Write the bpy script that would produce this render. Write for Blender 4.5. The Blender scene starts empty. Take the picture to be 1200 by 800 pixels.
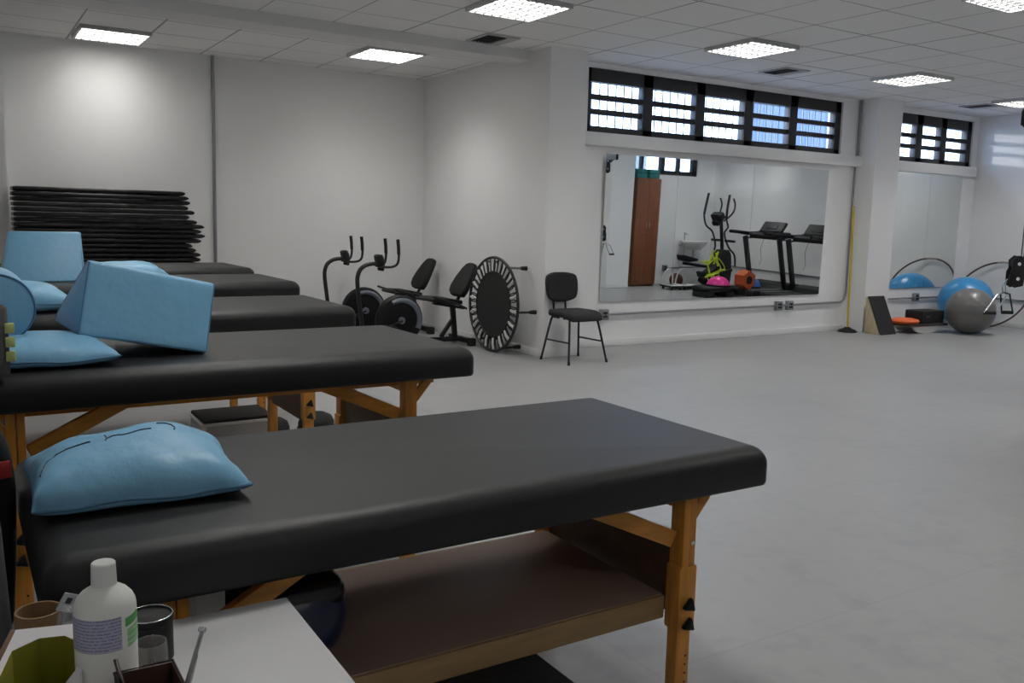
import bpy, bmesh, math, random
from mathutils import Vector, Matrix, Euler, noise
C = bpy.context.scene.collection
sc = bpy.context.scene
R = math.radians
PI = math.pi

# ------------------------------------------------------------------ camera
def rot_rows(yaw, pitch, roll):
    cy, sy, cp, sp = math.cos(yaw), math.sin(yaw), math.cos(pitch), math.sin(pitch)
    f = Vector((sy*cp, cy*cp, -sp)); r = Vector((cy, -sy, 0)); u = r.cross(f)
    cr, sr = math.cos(roll), math.sin(roll)
    return cr*r + sr*u, -sr*r + cr*u, f
r_, u_, f_ = rot_rows(R(32.23865), R(7.73132), R(1.36829))
cam_data = bpy.data.cameras.new('camera')
cam_data.sensor_width = 36
cam_data.lens = 1041.612/1200*36
cam_data.clip_start = 0.05
cam = bpy.data.objects.new('camera', cam_data); C.objects.link(cam)
M4 = Matrix.Identity(4)
for i in range(3):
    M4[i][0] = r_[i]; M4[i][1] = u_[i]; M4[i][2] = -f_[i]
M4[0][3], M4[1][3], M4[2][3] = 0, 0, 1.28
cam.matrix_world = M4
sc.camera = cam

# ------------------------------------------------------------------ light and exposure
sc.view_settings.view_transform = 'Standard'
sc.view_settings.look = 'None'
sc.view_settings.gamma = 1
sc.view_settings.exposure = 0.0
try: sc.view_settings.use_curve_mapping = False
except Exception: pass
TROFFER_W = 18.0
w = bpy.data.worlds.new('sky'); sc.world = w; w.use_nodes = True
bg = w.node_tree.nodes['Background']
bg.inputs[0].default_value = (0.64, 0.86, 1.30, 1)
bg.inputs[1].default_value = 6.5
sun = bpy.data.lights.new('sun', 'SUN'); sun.energy = 1.3; sun.angle = R(3.0); sun.color = (1.0, 0.95, 0.9)
sun_o = bpy.data.objects.new('sun', sun); C.objects.link(sun_o)
sun_o.rotation_euler = Vector((1.0, -1.1, -0.13)).to_track_quat('-Z', 'Y').to_euler()
sun_o.location = (0, 20, 8)
sc.cycles.max_bounces = 8
sc.cycles.diffuse_bounces = 5
sc.cycles.glossy_bounces = 5
sc.cycles.transparent_max_bounces = 12
sc.cycles.caustics_reflective = True
sc.cycles.sample_clamp_indirect = 6
sc.cycles.use_denoising = True
def portal(name, loc, sx, sz, rotx):
    l = bpy.data.lights.new(name, 'AREA'); l.shape = 'RECTANGLE'; l.size = sx; l.size_y = sz
    l.cycles.is_portal = True
    o = bpy.data.objects.new(name, l); C.objects.link(o); o.location = loc; o.rotation_euler = (rotx, 0, 0)
portal('window_portal', (7.36, 7.60, 2.49), 3.9, 0.64, R(-90))
portal('window_portal', (11.2, 7.60, 2.49), 1.76, 0.64, R(-90))
portal('window_portal', (10.97, 1.86, 2.36), 1.5, 0.64, R(90))

# ------------------------------------------------------------------ materials
MATS = {}
def M(name, col, rough=0.5, metal=0.0, var=None, bump=None, spec=None, emit=None, trans=None, stretch=None, coat=None, alpha=None):
    """var=(scale, amount) colour mottling, bump=(scale, strength) surface relief, stretch=(x,y,z) grain"""
    if name in MATS: return MATS[name]
    m = bpy.data.materials.new(name); m.use_nodes = True
    nt = m.node_tree; b = nt.nodes['Principled BSDF']
    b.inputs['Base Color'].default_value = (*col, 1)
    b.inputs['Roughness'].default_value = rough
    b.inputs['Metallic'].default_value = metal
    if spec is not None: b.inputs['Specular IOR Level'].default_value = spec
    if coat: b.inputs['Coat Weight'].default_value = coat
    if trans: b.inputs['Transmission Weight'].default_value = trans
    if emit:
        b.inputs['Emission Color'].default_value = (*emit[0], 1); b.inputs['Emission Strength'].default_value = emit[1]
    tc = nt.nodes.new('ShaderNodeTexCoord')
    src = tc.outputs['Object']
    if stretch:
        mp = nt.nodes.new('ShaderNodeMapping'); mp.inputs['Scale'].default_value = stretch
        nt.links.new(src, mp.inputs['Vector']); src = mp.outputs['Vector']
    if var:
        n = nt.nodes.new('ShaderNodeTexNoise'); n.inputs['Scale'].default_value = var[0]; n.inputs['Detail'].default_value = 5
        nt.links.new(src, n.inputs['Vector'])
        mr = nt.nodes.new('ShaderNodeMapRange'); mr.inputs['From Min'].default_value = 0.3; mr.inputs['From Max'].default_value = 0.7
        mr.inputs['To Min'].default_value = 1-var[1]; mr.inputs['To Max'].default_value = 1+var[1]
        nt.links.new(n.outputs['Fac'], mr.inputs['Value'])
        mx = nt.nodes.new('ShaderNodeVectorMath'); mx.operation = 'SCALE'
        mx.inputs[0].default_value = col
        nt.links.new(mr.outputs['Result'], mx.inputs['Scale'])
        nt.links.new(mx.outputs['Vector'], b.inputs['Base Color'])
    if bump:
        n2 = nt.nodes.new('ShaderNodeTexNoise'); n2.inputs['Scale'].default_value = bump[0]; n2.inputs['Detail'].default_value = 4
        nt.links.new(src, n2.inputs['Vector'])
        bp = nt.nodes.new('ShaderNodeBump'); bp.inputs['Strength'].default_value = bump[1]; bp.inputs['Distance'].default_value = 0.01
        nt.links.new(n2.outputs['Fac'], bp.inputs['Height']); nt.links.new(bp.outputs['Normal'], b.inputs['Normal'])
    MATS[name] = m
    return m

def glassy(name, tint, gloss=0.12, opac=0.0, rough=0.03, edge=.5):
    if name in MATS: return MATS[name]
    m = bpy.data.materials.new(name); m.use_nodes = True; nt = m.node_tree
    nt.nodes.remove(nt.nodes['Principled BSDF']); out = nt.nodes['Material Output']
    t = nt.nodes.new('ShaderNodeBsdfTransparent'); t.inputs[0].default_value = (*tint, 1)
    g = nt.nodes.new('ShaderNodeBsdfGlossy'); g.inputs['Roughness'].default_value = rough; g.inputs['Color'].default_value = (.9, .9, .9, 1)
    d = nt.nodes.new('ShaderNodeBsdfDiffuse'); d.inputs[0].default_value = (*tint, 1)
    m1 = nt.nodes.new('ShaderNodeMixShader'); m1.inputs[0].default_value = opac
    nt.links.new(t.outputs[0], m1.inputs[1]); nt.links.new(d.outputs[0], m1.inputs[2])
    fr = nt.nodes.new('ShaderNodeLayerWeight'); fr.inputs[0].default_value = .5
    pw = nt.nodes.new('ShaderNodeMath'); pw.operation = 'POWER'; pw.inputs[1].default_value = 4
    nt.links.new(fr.outputs['Facing'], pw.inputs[0])
    mu = nt.nodes.new('ShaderNodeMath'); mu.operation = 'MULTIPLY_ADD'; mu.inputs[1].default_value = edge; mu.inputs[2].default_value = gloss*.3
    nt.links.new(pw.outputs[0], mu.inputs[0])
    m2 = nt.nodes.new('ShaderNodeMixShader'); nt.links.new(mu.outputs[0], m2.inputs[0])
    nt.links.new(m1.outputs[0], m2.inputs[1]); nt.links.new(g.outputs[0], m2.inputs[2])
    nt.links.new(m2.outputs[0], out.inputs['Surface'])
    MATS[name] = m; return m

def tile_ceiling(name, x0, y0, pitch):
    m = bpy.data.materials.new(name); m.use_nodes = True; nt = m.node_tree; b = nt.nodes['Principled BSDF']
    b.inputs['Roughness'].default_value = 0.9
    tc = nt.nodes.new('ShaderNodeTexCoord'); sp = nt.nodes.new('ShaderNodeSeparateXYZ')
    nt.links.new(tc.outputs['Object'], sp.inputs[0])
    ds = []
    for ax, o in (('X', x0), ('Y', y0)):
        a = nt.nodes.new('ShaderNodeMath'); a.operation = 'SUBTRACT'; a.inputs[1].default_value = o - 200*pitch
        nt.links.new(sp.outputs[ax], a.inputs[0])
        d = nt.nodes.new('ShaderNodeMath'); d.operation = 'PINGPONG'; d.inputs[1].default_value = pitch/2
        nt.links.new(a.outputs[0], d.inputs[0]); ds.append(d)
    mn = nt.nodes.new('ShaderNodeMath'); mn.operation = 'MINIMUM'
    nt.links.new(ds[0].outputs[0], mn.inputs[0]); nt.links.new(ds[1].outputs[0], mn.inputs[1])
    nz = nt.nodes.new('ShaderNodeTexNoise'); nz.inputs['Scale'].default_value = 0.9; nz.inputs['Detail'].default_value = 3
    nt.links.new(tc.outputs['Object'], nz.inputs['Vector'])
    wd = nt.nodes.new('ShaderNodeMapRange'); wd.inputs['From Min'].default_value = .35; wd.inputs['From Max'].default_value = .7
    wd.inputs['To Min'].default_value = .004; wd.inputs['To Max'].default_value = .011
    nt.links.new(nz.outputs['Fac'], wd.inputs['Value'])
    lt = nt.nodes.new('ShaderNodeMath'); lt.operation = 'LESS_THAN'
    nt.links.new(mn.outputs[0], lt.inputs[0]); nt.links.new(wd.outputs['Result'], lt.inputs[1])
    mix = nt.nodes.new('ShaderNodeMixRGB')
    mix.inputs[1].default_value = (.83, .825, .815, 1); mix.inputs[2].default_value = (.36, .355, .35, 1)
    nt.links.new(lt.outputs[0], mix.inputs[0]); nt.links.new(mix.outputs[0], b.inputs['Base Color'])
    return m

WALL = M('white_wall_paint', (.87, .868, .865), .65, var=(1.2, .012), bump=(60, .03))
TRIM = M('white_trim_paint', (.80, .80, .79), .45)
BLACKV = M('black_vinyl', (.0105, .0105, .011), .50, spec=.45, var=(3, .15), bump=(220, .05))
MATV = M('black_mat_vinyl', (.007, .007, .007), .33, spec=.45, bump=(14, .5))
BLUE = M('blue_vinyl', (.19, .43, .63), .42, spec=.4, var=(2.5, .06), bump=(15, .42))
WOOD = M('orange_varnished_wood', (.60, .255, .040), .38, var=(7, .22), stretch=(6, 6, 1))
WOODX = M('orange_varnished_wood_rail', (.60, .255, .040), .38, var=(7, .22), stretch=(1, 6, 6))
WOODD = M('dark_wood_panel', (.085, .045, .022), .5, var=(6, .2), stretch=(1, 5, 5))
SHELF = M('brown_laminate', (.27, .185, .145), .65, var=(3, .08))
SHELFE = M('tan_wood_edge', (.30, .19, .085), .55, var=(8, .15), stretch=(1, 6, 6))
BLACKM = M('black_metal', (.012, .012, .013), .38, spec=.5)
BLACKP = M('black_plastic', (.008, .008, .009), .5, spec=.4)
BLACKF = M('black_upholstery', (.011, .011, .0115), .8, bump=(300, .15))
RUBBER = M('black_rubber', (.012, .012, .012), .75)
GREYM = M('grey_galvanised_steel', (.30, .31, .32), .4, metal=.6)
CHROME = M('chrome', (.75, .76, .78), .18, metal=1)
WHITEP = M('white_painted_steel', (.78, .78, .76), .35)
ALU = M('louvre_aluminium', (.55, .55, .54), .4)
DARKF = M('dark_window_steel', (.018, .017, .017), .45)
MIRROR = M('mirror_silver', (.80, .83, .81), .012, metal=1)
GLASS = glassy('window_glass', (.96, .98, 1.0))
GREYPLAS = M('blue_grey_plastic', (.16, .18, .22), .4)

def floor_mat():
    m = bpy.data.materials.new('grey_vinyl_floor'); m.use_nodes = True; nt = m.node_tree; b = nt.nodes['Principled BSDF']
    tc = nt.nodes.new('ShaderNodeTexCoord')
    n1 = nt.nodes.new('ShaderNodeTexNoise'); n1.inputs['Scale'].default_value = 1.6; n1.inputs['Detail'].default_value = 8; n1.inputs['Roughness'].default_value = .65
    n2 = nt.nodes.new('ShaderNodeTexNoise'); n2.inputs['Scale'].default_value = 9; n2.inputs['Detail'].default_value = 6
    nt.links.new(tc.outputs['Object'], n1.inputs['Vector']); nt.links.new(tc.outputs['Object'], n2.inputs['Vector'])
    ad = nt.nodes.new('ShaderNodeMath'); ad.operation = 'ADD'
    nt.links.new(n1.outputs['Fac'], ad.inputs[0]); nt.links.new(n2.outputs['Fac'], ad.inputs[1])
    cr = nt.nodes.new('ShaderNodeValToRGB')
    cr.color_ramp.elements[0].position = .72; cr.color_ramp.elements[0].color = (.270, .272, .273, 1)
    cr.color_ramp.elements[1].position = 1.28; cr.color_ramp.elements[1].color = (.315, .317, .318, 1)
    nt.links.new(ad.outputs[0], cr.inputs[0])
    # faint sheet seams
    sp = nt.nodes.new('ShaderNodeSeparateXYZ'); nt.links.new(tc.outputs['Object'], sp.inputs[0])
    ds = []
    for ax, o in (('X', .35), ('Y', .2)):
        a = nt.nodes.new('ShaderNodeMath'); a.operation = 'ADD'; a.inputs[1].default_value = o + 60
        nt.links.new(sp.outputs[ax], a.inputs[0])
        d = nt.nodes.new('ShaderNodeMath'); d.operation = 'PINGPONG'; d.inputs[1].default_value = .5
        nt.links.new(a.outputs[0], d.inputs[0]); ds.append(d)
    mn = nt.nodes.new('ShaderNodeMath'); mn.operation = 'MINIMUM'
    nt.links.new(ds[0].outputs[0], mn.inputs[0]); nt.links.new(ds[1].outputs[0], mn.inputs[1])
    lt = nt.nodes.new('ShaderNodeMath'); lt.operation = 'LESS_THAN'; lt.inputs[1].default_value = .0025
    nt.links.new(mn.outputs[0], lt.inputs[0])
    ml = nt.nodes.new('ShaderNodeMath'); ml.operation = 'MULTIPLY'; ml.inputs[1].default_value = .2
    nt.links.new(lt.outputs[0], ml.inputs[0])
    mix = nt.nodes.new('ShaderNodeMixRGB'); mix.inputs[2].default_value = (.15, .15, .15, 1)
    nt.links.new(ml.outputs[0], mix.inputs[0]); nt.links.new(cr.outputs[0], mix.inputs[1])
    nt.links.new(mix.outputs[0], b.inputs['Base Color'])
    rr = nt.nodes.new('ShaderNodeMapRange'); rr.inputs['To Min'].default_value = .30; rr.inputs['To Max'].default_value = .46
    nt.links.new(n2.outputs['Fac'], rr.inputs['Value']); nt.links.new(rr.outputs['Result'], b.inputs['Roughness'])
    bp = nt.nodes.new('ShaderNodeBump'); bp.inputs['Strength'].default_value = .08; bp.inputs['Distance'].default_value = .01
    nt.links.new(n1.outputs['Fac'], bp.inputs['Height']); nt.links.new(bp.outputs['Normal'], b.inputs['Normal'])
    return m
FLOOR = floor_mat()

# ------------------------------------------------------------------ mesh helpers
def smooth_pts(pts, n=6, closed=False):
    pts = [Vector(p) for p in pts]; out = []; N = len(pts)
    for i in range(N if closed else N-1):
        if closed: p0, p1, p2, p3 = pts[(i-1) % N], pts[i], pts[(i+1) % N], pts[(i+2) % N]
        else: p0, p1, p2, p3 = pts[max(i-1, 0)], pts[i], pts[i+1], pts[min(i+2, N-1)]
        for k in range(n):
            t = k/n
            out.append(.5*((2*p1)+(-p0+p2)*t+(2*p0-5*p1+4*p2-p3)*t*t+(-p0+3*p1-3*p2+p3)*t**3))
    if not closed: out.append(pts[-1])
    return out

class MB:
    def __init__(s): s.bm = bmesh.new()
    def _xf(s, verts, rot, c):
        if rot is not None:
            mt = rot if isinstance(rot, Matrix) else Euler(rot).to_matrix()
            for v in verts: v.co = mt @ v.co
        for v in verts: v.co += Vector(c)
    def box(s, c, size, rot=None, bev=0, seg=2):
        r = bmesh.ops.create_cube(s.bm, size=1)['verts']
        for v in r: v.co = Vector((v.co.x*size[0], v.co.y*size[1], v.co.z*size[2]))
        if bev:
            es = list({e for v in r for e in v.link_edges})
            g = bmesh.ops.bevel(s.bm, geom=es, offset=bev, segments=seg, affect='EDGES', profile=.5)
            r = list({v for f in g['faces'] for v in f.verts} | {v for v in r if v.is_valid})
        s._xf(r, rot, c); return s
    def bx(s, x0, x1, y0, y1, z0, z1, bev=0, seg=2):
        return s.box(((x0+x1)/2, (y0+y1)/2, (z0+z1)/2), (x1-x0, y1-y0, z1-z0), None, bev, seg)
    def bar(s, p, q, a, b, up=(0, 0, 1), bev=0):
        """square bar from p to q, a across, b along 'up'"""
        p, q = Vector(p), Vector(q); d = (q-p); L = d.length; d.normalize(); up = Vector(up)
        x = d.cross(up)
        if x.length < 1e-4: x = d.cross(Vector((1, 0, 0)))
        x.normalize(); z = x.cross(d)
        mt = Matrix((x, d, z)).transposed()
        return s.box((p+q)/2, (a, L, b), mt, bev)
    def cyl(s, p, q, r, r2=None, n=16):
        p, q = Vector(p), Vector(q); d = q-p
        mt = d.to_track_quat('Z', 'Y').to_matrix().to_4x4(); mt.translation = (p+q)/2
        bmesh.ops.create_cone(s.bm, cap_ends=True, cap_tris=False, segments=n, radius1=r, radius2=r if r2 is None else r2, depth=d.length, matrix=mt)
        return s
    def tube(s, pts, r, n=10, closed=False, sub=0):
        if sub: pts = smooth_pts(pts, sub, closed)
        pts = [Vector(p) for p in pts]; N = len(pts); rings = []; prev = None
        if isinstance(r, (list, tuple)) and len(r) != N:
            m_ = len(r)-1; r = [r[min(int(i*m_/(N-1)), m_-1)]*(1-(i*m_/(N-1)-min(int(i*m_/(N-1)), m_-1)))+r[min(int(i*m_/(N-1)), m_-1)+1]*(i*m_/(N-1)-min(int(i*m_/(N-1)), m_-1)) for i in range(N)]
        for i, p in enumerate(pts):
            if closed: t = pts[(i+1) % N]-pts[i-1]
            else: t = pts[min(i+1, N-1)]-pts[max(i-1, 0)]
            t.normalize()
            if prev is None:
                a = Vector((0, 0, 1)) if abs(t.z) < .9 else Vector((1, 0, 0))
                x = t.cross(a).normalized()
            else:
                x = prev-t*prev.dot(t); x.normalize()
            prev = x; y = t.cross(x)
            rr = r[i] if isinstance(r, (list, tuple)) else r
            rings.append([s.bm.verts.new(p+rr*(math.cos(2*PI*k/n)*x+math.sin(2*PI*k/n)*y)) for k in range(n)])
        m = N if closed else N-1
        for i in range(m):
            A, B = rings[i], rings[(i+1) % N]
            for k in range(n): s.bm.faces.new((A[k], A[(k+1) % n], B[(k+1) % n], B[k]))
        if not closed:
            s.bm.faces.new(rings[0][::-1]); s.bm.faces.new(rings[-1])
        return s
    def lathe(s, prof, c=(0, 0, 0), n=32, rot=None, sx=1, sy=1):
        vs = []; rings = []
        for (r, z) in prof:
            if r < 1e-5: ring = [s.bm.verts.new((0, 0, z))]
            else: ring = [s.bm.verts.new((r*sx*math.cos(2*PI*k/n), r*sy*math.sin(2*PI*k/n), z)) for k in range(n)]
            rings.append(ring); vs += ring
        for A, B in zip(rings, rings[1:]):
            for k in range(n):
                a, b_ = A[k % len(A)], A[(k+1) % len(A)]; c2, d = B[(k+1) % len(B)], B[k % len(B)]
                f = []
                for v in (a, b_, c2, d):
                    if v not in f: f.append(v)
                if len(f) > 2:
                    try: s.bm.faces.new(f)
                    except ValueError: pass
        s._xf(vs, rot, c); return s
    def prism(s, poly, lo, hi, axis='y', rot=None, c=(0, 0, 0), bev=0, seg=2):
        """poly of 2-D points; axis y: points are (x,z); axis x: (y,z); axis z: (x,y)"""
        def P(p, t):
            return {'y': (p[0], t, p[1]), 'x': (t, p[0], p[1]), 'z': (p[0], p[1], t)}[axis]
        A = [s.bm.verts.new(P(p, lo)) for p in poly]; B = [s.bm.verts.new(P(p, hi)) for p in poly]
        n = len(poly); fs = [s.bm.faces.new(A), s.bm.faces.new(B[::-1])]
        for i in range(n): fs.append(s.bm.faces.new((A[i], B[i], B[(i+1) % n], A[(i+1) % n])))
        bmesh.ops.recalc_face_normals(s.bm, faces=fs)
        vs = A+B
        if bev:
            es = list({e for v in vs for e in v.link_edges})
            g = bmesh.ops.bevel(s.bm, geom=es, offset=bev, segments=seg, affect='EDGES', profile=.5)
            vs = list({v for f in g['faces'] for v in f.verts} | {v for v in vs if v.is_valid})
        s._xf(vs, rot, c); return s
    def ball(s, c, r, scale=(1, 1, 1), u=32, v=20, rot=None):
        g = bmesh.ops.create_uvsphere(s.bm, u_segments=u, v_segments=v, radius=r)['verts']
        for q in g: q.co = Vector((q.co.x*scale[0], q.co.y*scale[1], q.co.z*scale[2]))
        s._xf(g, rot, c); return s
    def ring(s, c, Rr, r, rot=None, n=64, m=10):
        pts = [Vector((Rr*math.cos(2*PI*k/n), Rr*math.sin(2*PI*k/n), 0)) for k in range(n)]
        before = set(s.bm.verts); s.tube(pts, r, m, closed=True)
        s._xf([v for v in s.bm.verts if v not in before], rot, c); return s
    def build(s, name, mat, parent=None, world=False, ang=40, loc=None):
        bmesh.ops.recalc_face_normals(s.bm, faces=s.bm.faces)
        off = Vector((0, 0, 0))
        if world and parent is not None:
            q = parent
            while q is not None: off += q.location; q = q.parent
        if loc is not None: off = Vector(loc)
        if off.length: bmesh.ops.translate(s.bm, verts=s.bm.verts, vec=-off)
        me = bpy.data.meshes.new(name); s.bm.to_mesh(me); s.bm.free()
        me.polygons.foreach_set('use_smooth', [True]*len(me.polygons)); me.set_sharp_from_angle(angle=R(ang))
        me.materials.append(mat)
        o = bpy.data.objects.new(name, me); C.objects.link(o)
        if parent: o.parent = parent
        if loc is not None: o.location = loc
        return o

def tag(o, label=None, cat=None, group=None, kind=None):
    if label: o['label'] = label
    if cat: o['category'] = cat
    if group: o['group'] = group
    if kind: o['kind'] = kind
    return o
def thing(name, label, cat, loc=(0, 0, 0), rz=0, group=None):
    o = bpy.data.objects.new(name, None); C.objects.link(o); o.empty_display_size = .1
    o.location = loc; o.rotation_euler = (0, 0, rz)
    return tag(o, label, cat, group)
def solo(name, mb, mat, loc, label, cat, group=None, ang=40, rz=0):
    o = mb.build(name, mat, loc=loc, ang=ang); o.rotation_euler = (0, 0, rz)
    return tag(o, label, cat, group)
def struct(name, mb, mat, parent=None, ang=30):
    o = mb.build(name, mat, parent, ang=ang)
    if parent is None: o['kind'] = 'structure'
    return o
def copy_tree(o, parent=None):
    c = o.copy(); C.objects.link(c)
    if parent is not None: c.parent = parent
    for ch in list(o.children): copy_tree(ch, c)
    return c
def dup(o, loc, rz=None, label=None, group=None):
    c = copy_tree(o); c.location = loc
    if rz is not None: c.rotation_euler = (0, 0, rz)
    if label: c['label'] = label
    if group: c['group'] = group
    return c

# ------------------------------------------------------------------ the room
CZ = 2.854
XL, XR, YB, YW, YN = -0.45, 12.2, 9.47, 7.29, -3.2     # left wall, right wall, far wall, window wall, near wall
XS, YF, XF = 4.696, 2.136, 6.6                          # side wall by the trampoline; front wall of the gym part
struct('floor', MB().bx(XL-.2, XR+.2, YN-.2, YB+.2, -.12, 0), FLOOR)
struct('ceiling', MB().bx(XL-.2, XR+.2, YN-.2, 7.5, CZ, CZ+.12), tile_ceiling('ceiling_tiles', 3.35, 5.505, .6175))
struct('ceiling_back', MB().bx(XL-.2, XS+.1, 7.5, YB+.2, CZ, CZ+.12), tile_ceiling('ceiling_tiles_deep', 1.0, 8.62, .6))
struct('trim_1', MB().bx(XL, XS+.02, 7.19, 7.5, CZ-.09, CZ+.02), M('beam_paint', (.74, .735, .725), .8))   # dropped beam
struct('wall_back', MB().bx(XL-.2, XS+.2, YB, YB+.2, -.1, CZ+.1), WALL)
struct('wall_left', MB().bx(XL-.2, XL, YN-.2, YB+.2, -.1, CZ+.1), WALL)
struct('wall_corner', MB().bx(XL, .455, 9.24, YB+.02, 0, CZ), WALL)          # shallow corner column behind the mats
struct('wall_side', MB().bx(XS, XS+.415, 6.894, YB, 0, CZ), WALL)            # also the pillar beside the chair
struct('wall_near', MB().bx(XL-.2, XF, YN-.2, YN, -.1, CZ+.1), WALL)
struct('wall_pillar', MB().bx(9.62, 10.09, 7.03, 7.32, 0, CZ), WALL)
struct('wall_right', MB().bx(XR, XR+.2, YF-.2, YW+.2, -.1, CZ+.1), WALL)
struct('wall_gym', MB().bx(XF-.2, XF, YN-.2, YF, -.1, CZ+.1), WALL)
def wall_with_openings(name, x0, x1, y0, y1, holes):
    mb = MB(); xs = x0
    for (a, b, z0, z1) in holes:
        mb.bx(xs, a, y0, y1, -.1, CZ+.1); mb.bx(a, b, y0, y1, -.1, z0); mb.bx(a, b, y0, y1, z1, CZ+.1); xs = b
    mb.bx(xs, x1, y0, y1, -.1, CZ+.1)
    return struct(name, mb, WALL)
wall_with_openings('wall_window', XS+.3, XR+.2, YW, YW+.22, [(5.42, 9.29, 2.175, 2.805), (10.30, 12.07, 2.165, 2.785)])
wall_with_openings('wall_front', XF-.2, XR+.2, YF-.22, YF, [(10.22, 11.75, 1.97, 2.70)])
struct('wall_front_pillar', MB().bx(9.43, 9.91, YF-.02, 2.56, 0, CZ), WALL)
# sill bands under the clerestory windows
struct('trim_2', MB().bx(XS+.41, 9.62, 7.225, 7.30, 2.045, 2.175, .006), TRIM)
struct('trim_3', MB().bx(10.09, 12.13, 7.225, 7.30, 2.035, 2.165, .006), TRIM)
BB = .07
struct('baseboard_window', MB().bx(XS+.41, 9.62, 7.278, 7.292, 0, BB, .003).bx(10.09, XR, 7.278, 7.292, 0, BB, .003), TRIM)
struct('baseboard_side', MB().bx(XS-.012, XS+.002, 6.88, YB, 0, BB, .003).bx(XS-.012, XS+.427, 6.882, 6.896, 0, BB, .003), TRIM)
struct('baseboard_back', MB().bx(.455, XS, YB-.012, YB+.002, 0, BB, .003), TRIM)
struct('baseboard_right', MB().bx(XR-.012, XR+.002, YF, YW, 0, BB, .003), TRIM)
struct('baseboard_front', MB().bx(9.91, XR, YF-.002, YF+.012, 0, BB, .003).bx(9.43, 9.91, 2.558, 2.572, 0, BB, .003), TRIM)

# ------------------------------------------------------------------ windows
def clerestory(name, x0, x1, z0, z1, y, nsec, rows, sign=1, bars=True, mull=.13, edge=.10, top=.13, bot=.07):
    yc = y+sign*.07
    fr = MB()
    def fb(a, b, c, d, t=.09): fr.bx(a, b, yc-t/2, yc+t/2, c, d, .004)
    fb(x0, x1, z1-top, z1); fb(x0, x1, z0, z0+bot); fb(x0, x0+edge*.55, z0, z1); fb(x1-edge, x1, z0, z1)
    xs = [x0+edge*.55+(x1-edge*.55-edge-x0)*k/nsec for k in range(nsec+1)]
    for k in range(1, nsec): fb(xs[k]-mull/2, xs[k]+mull/2, z0, z1)
    lz = [z0+bot+(z1-top-z0-bot)*k/rows for k in range(rows+1)]
    for k in range(1, rows): fb(x0, x1, lz[k]-.027, lz[k]+.027, .05)
    o = tag(fr.build(name, DARKF), kind='structure')
    for k in range(nsec):
        MB().bx(xs[k], xs[k+1], yc+sign*.028, yc+sign*.034, z0, z1).build('glass_pane', GLASS, o)
    if bars:
        for k in range(nsec):
            g = MB(); n = 7
            for i in range(1, n): 
                xx = xs[k]+(xs[k+1]-xs[k])*i/n
                g.bx(xx-.006, xx+.006, yc+sign*.09, yc+sign*.10, z0+.02, z1-.02)
            g.build('security_bars', M('grey_bars', (.35, .34, .36), .5), o)
    return o
clerestory('window_1', 5.42, 9.29, 2.175, 2.805, YW, 5, 3)
clerestory('window_2', 10.30, 12.07, 2.165, 2.785, YW, 3, 3, bars=False)
# opposite wall window, seen in the mirror: tall panes
w3 = MB(); yc = YF-.07
for a, b, c, d in ((10.22, 11.75, 1.97, 2.05), (10.22, 11.75, 2.62, 2.70), (10.22, 10.29, 1.97, 2.7), (11.65, 11.75, 1.97, 2.7),
                   (10.43, 10.47, 2.0, 2.7), (10.88, 10.97, 2.0, 2.7), (11.29, 11.34, 2.0, 2.7)):
    w3.bx(a, b, yc-.045, yc+.045, c, d, .004)
w3 = tag(w3.build('window_3', DARKF), kind='structure')
for a, b in ((10.27, 10.45), (10.45, 10.92), (10.92, 11.31), (11.31, 11.68)):
    MB().bx(a, b, yc-.034, yc-.028, 2.0, 2.66).build('glass_pane', GLASS, w3)

# ------------------------------------------------------------------ outside
struct('outside_ground', MB().bx(-6, 40, YW+.6, 40, -.4, -.3).bx(-6, 40, -30, YN-2.5, -.4, -.3), M('pavement', (.35, .34, .33), .9))
def facade(name, x0, x1, y0, y1, h, base, stripe, label, face):
    m = bpy.data.materials.new(name+'_ribbed_cladding'); m.use_nodes = True; nt = m.node_tree; b = nt.nodes['Principled BSDF']
    b.inputs['Roughness'].default_value = .8
    tc = nt.nodes.new('ShaderNodeTexCoord'); wv = nt.nodes.new('ShaderNodeTexWave'); wv.inputs['Scale'].default_value = 1.2
    wv.inputs['Distortion'].default_value = 1.5
    nt.links.new(tc.outputs['Object'], wv.inputs['Vector'])
    mix = nt.nodes.new('ShaderNodeMixRGB'); mix.inputs[1].default_value = (*base, 1); mix.inputs[2].default_value = (*stripe, 1)
    nt.links.new(wv.outputs['Fac'], mix.inputs[0]); nt.links.new(mix.outputs[0], b.inputs['Base Color'])
    root = thing(name, label, 'building', ((x0+x1)/2, (y0+y1)/2, -.3))
    MB().bx(x0, x1, y0, y1, -.3, h).build('wall', m, root, world=True)
    MB().bx(x0-.15, x1+.15, y0-.15, y1+.15, h, h+.25, .02).build('roof', M('roof_concrete', (.4, .4, .4), .9), root, world=True)
    wn = MB(); n = int((x1-x0)/1.4); yy = y0 if face < 0 else y1
    return root
facade('neighbour_building', 17.1, 22.4, 16, 16.6, 7.0, (.075, .105, .165), (.115, .145, .20), 'pale blue ribbed building seen through the right end of the long window', -1)
facade('neighbour_house', 4, 17, -9, -5.5, 4.5, (.13, .14, .13), (.15, .16, .15), 'pale building outside the window reflected in the big mirror', 1)

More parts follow.
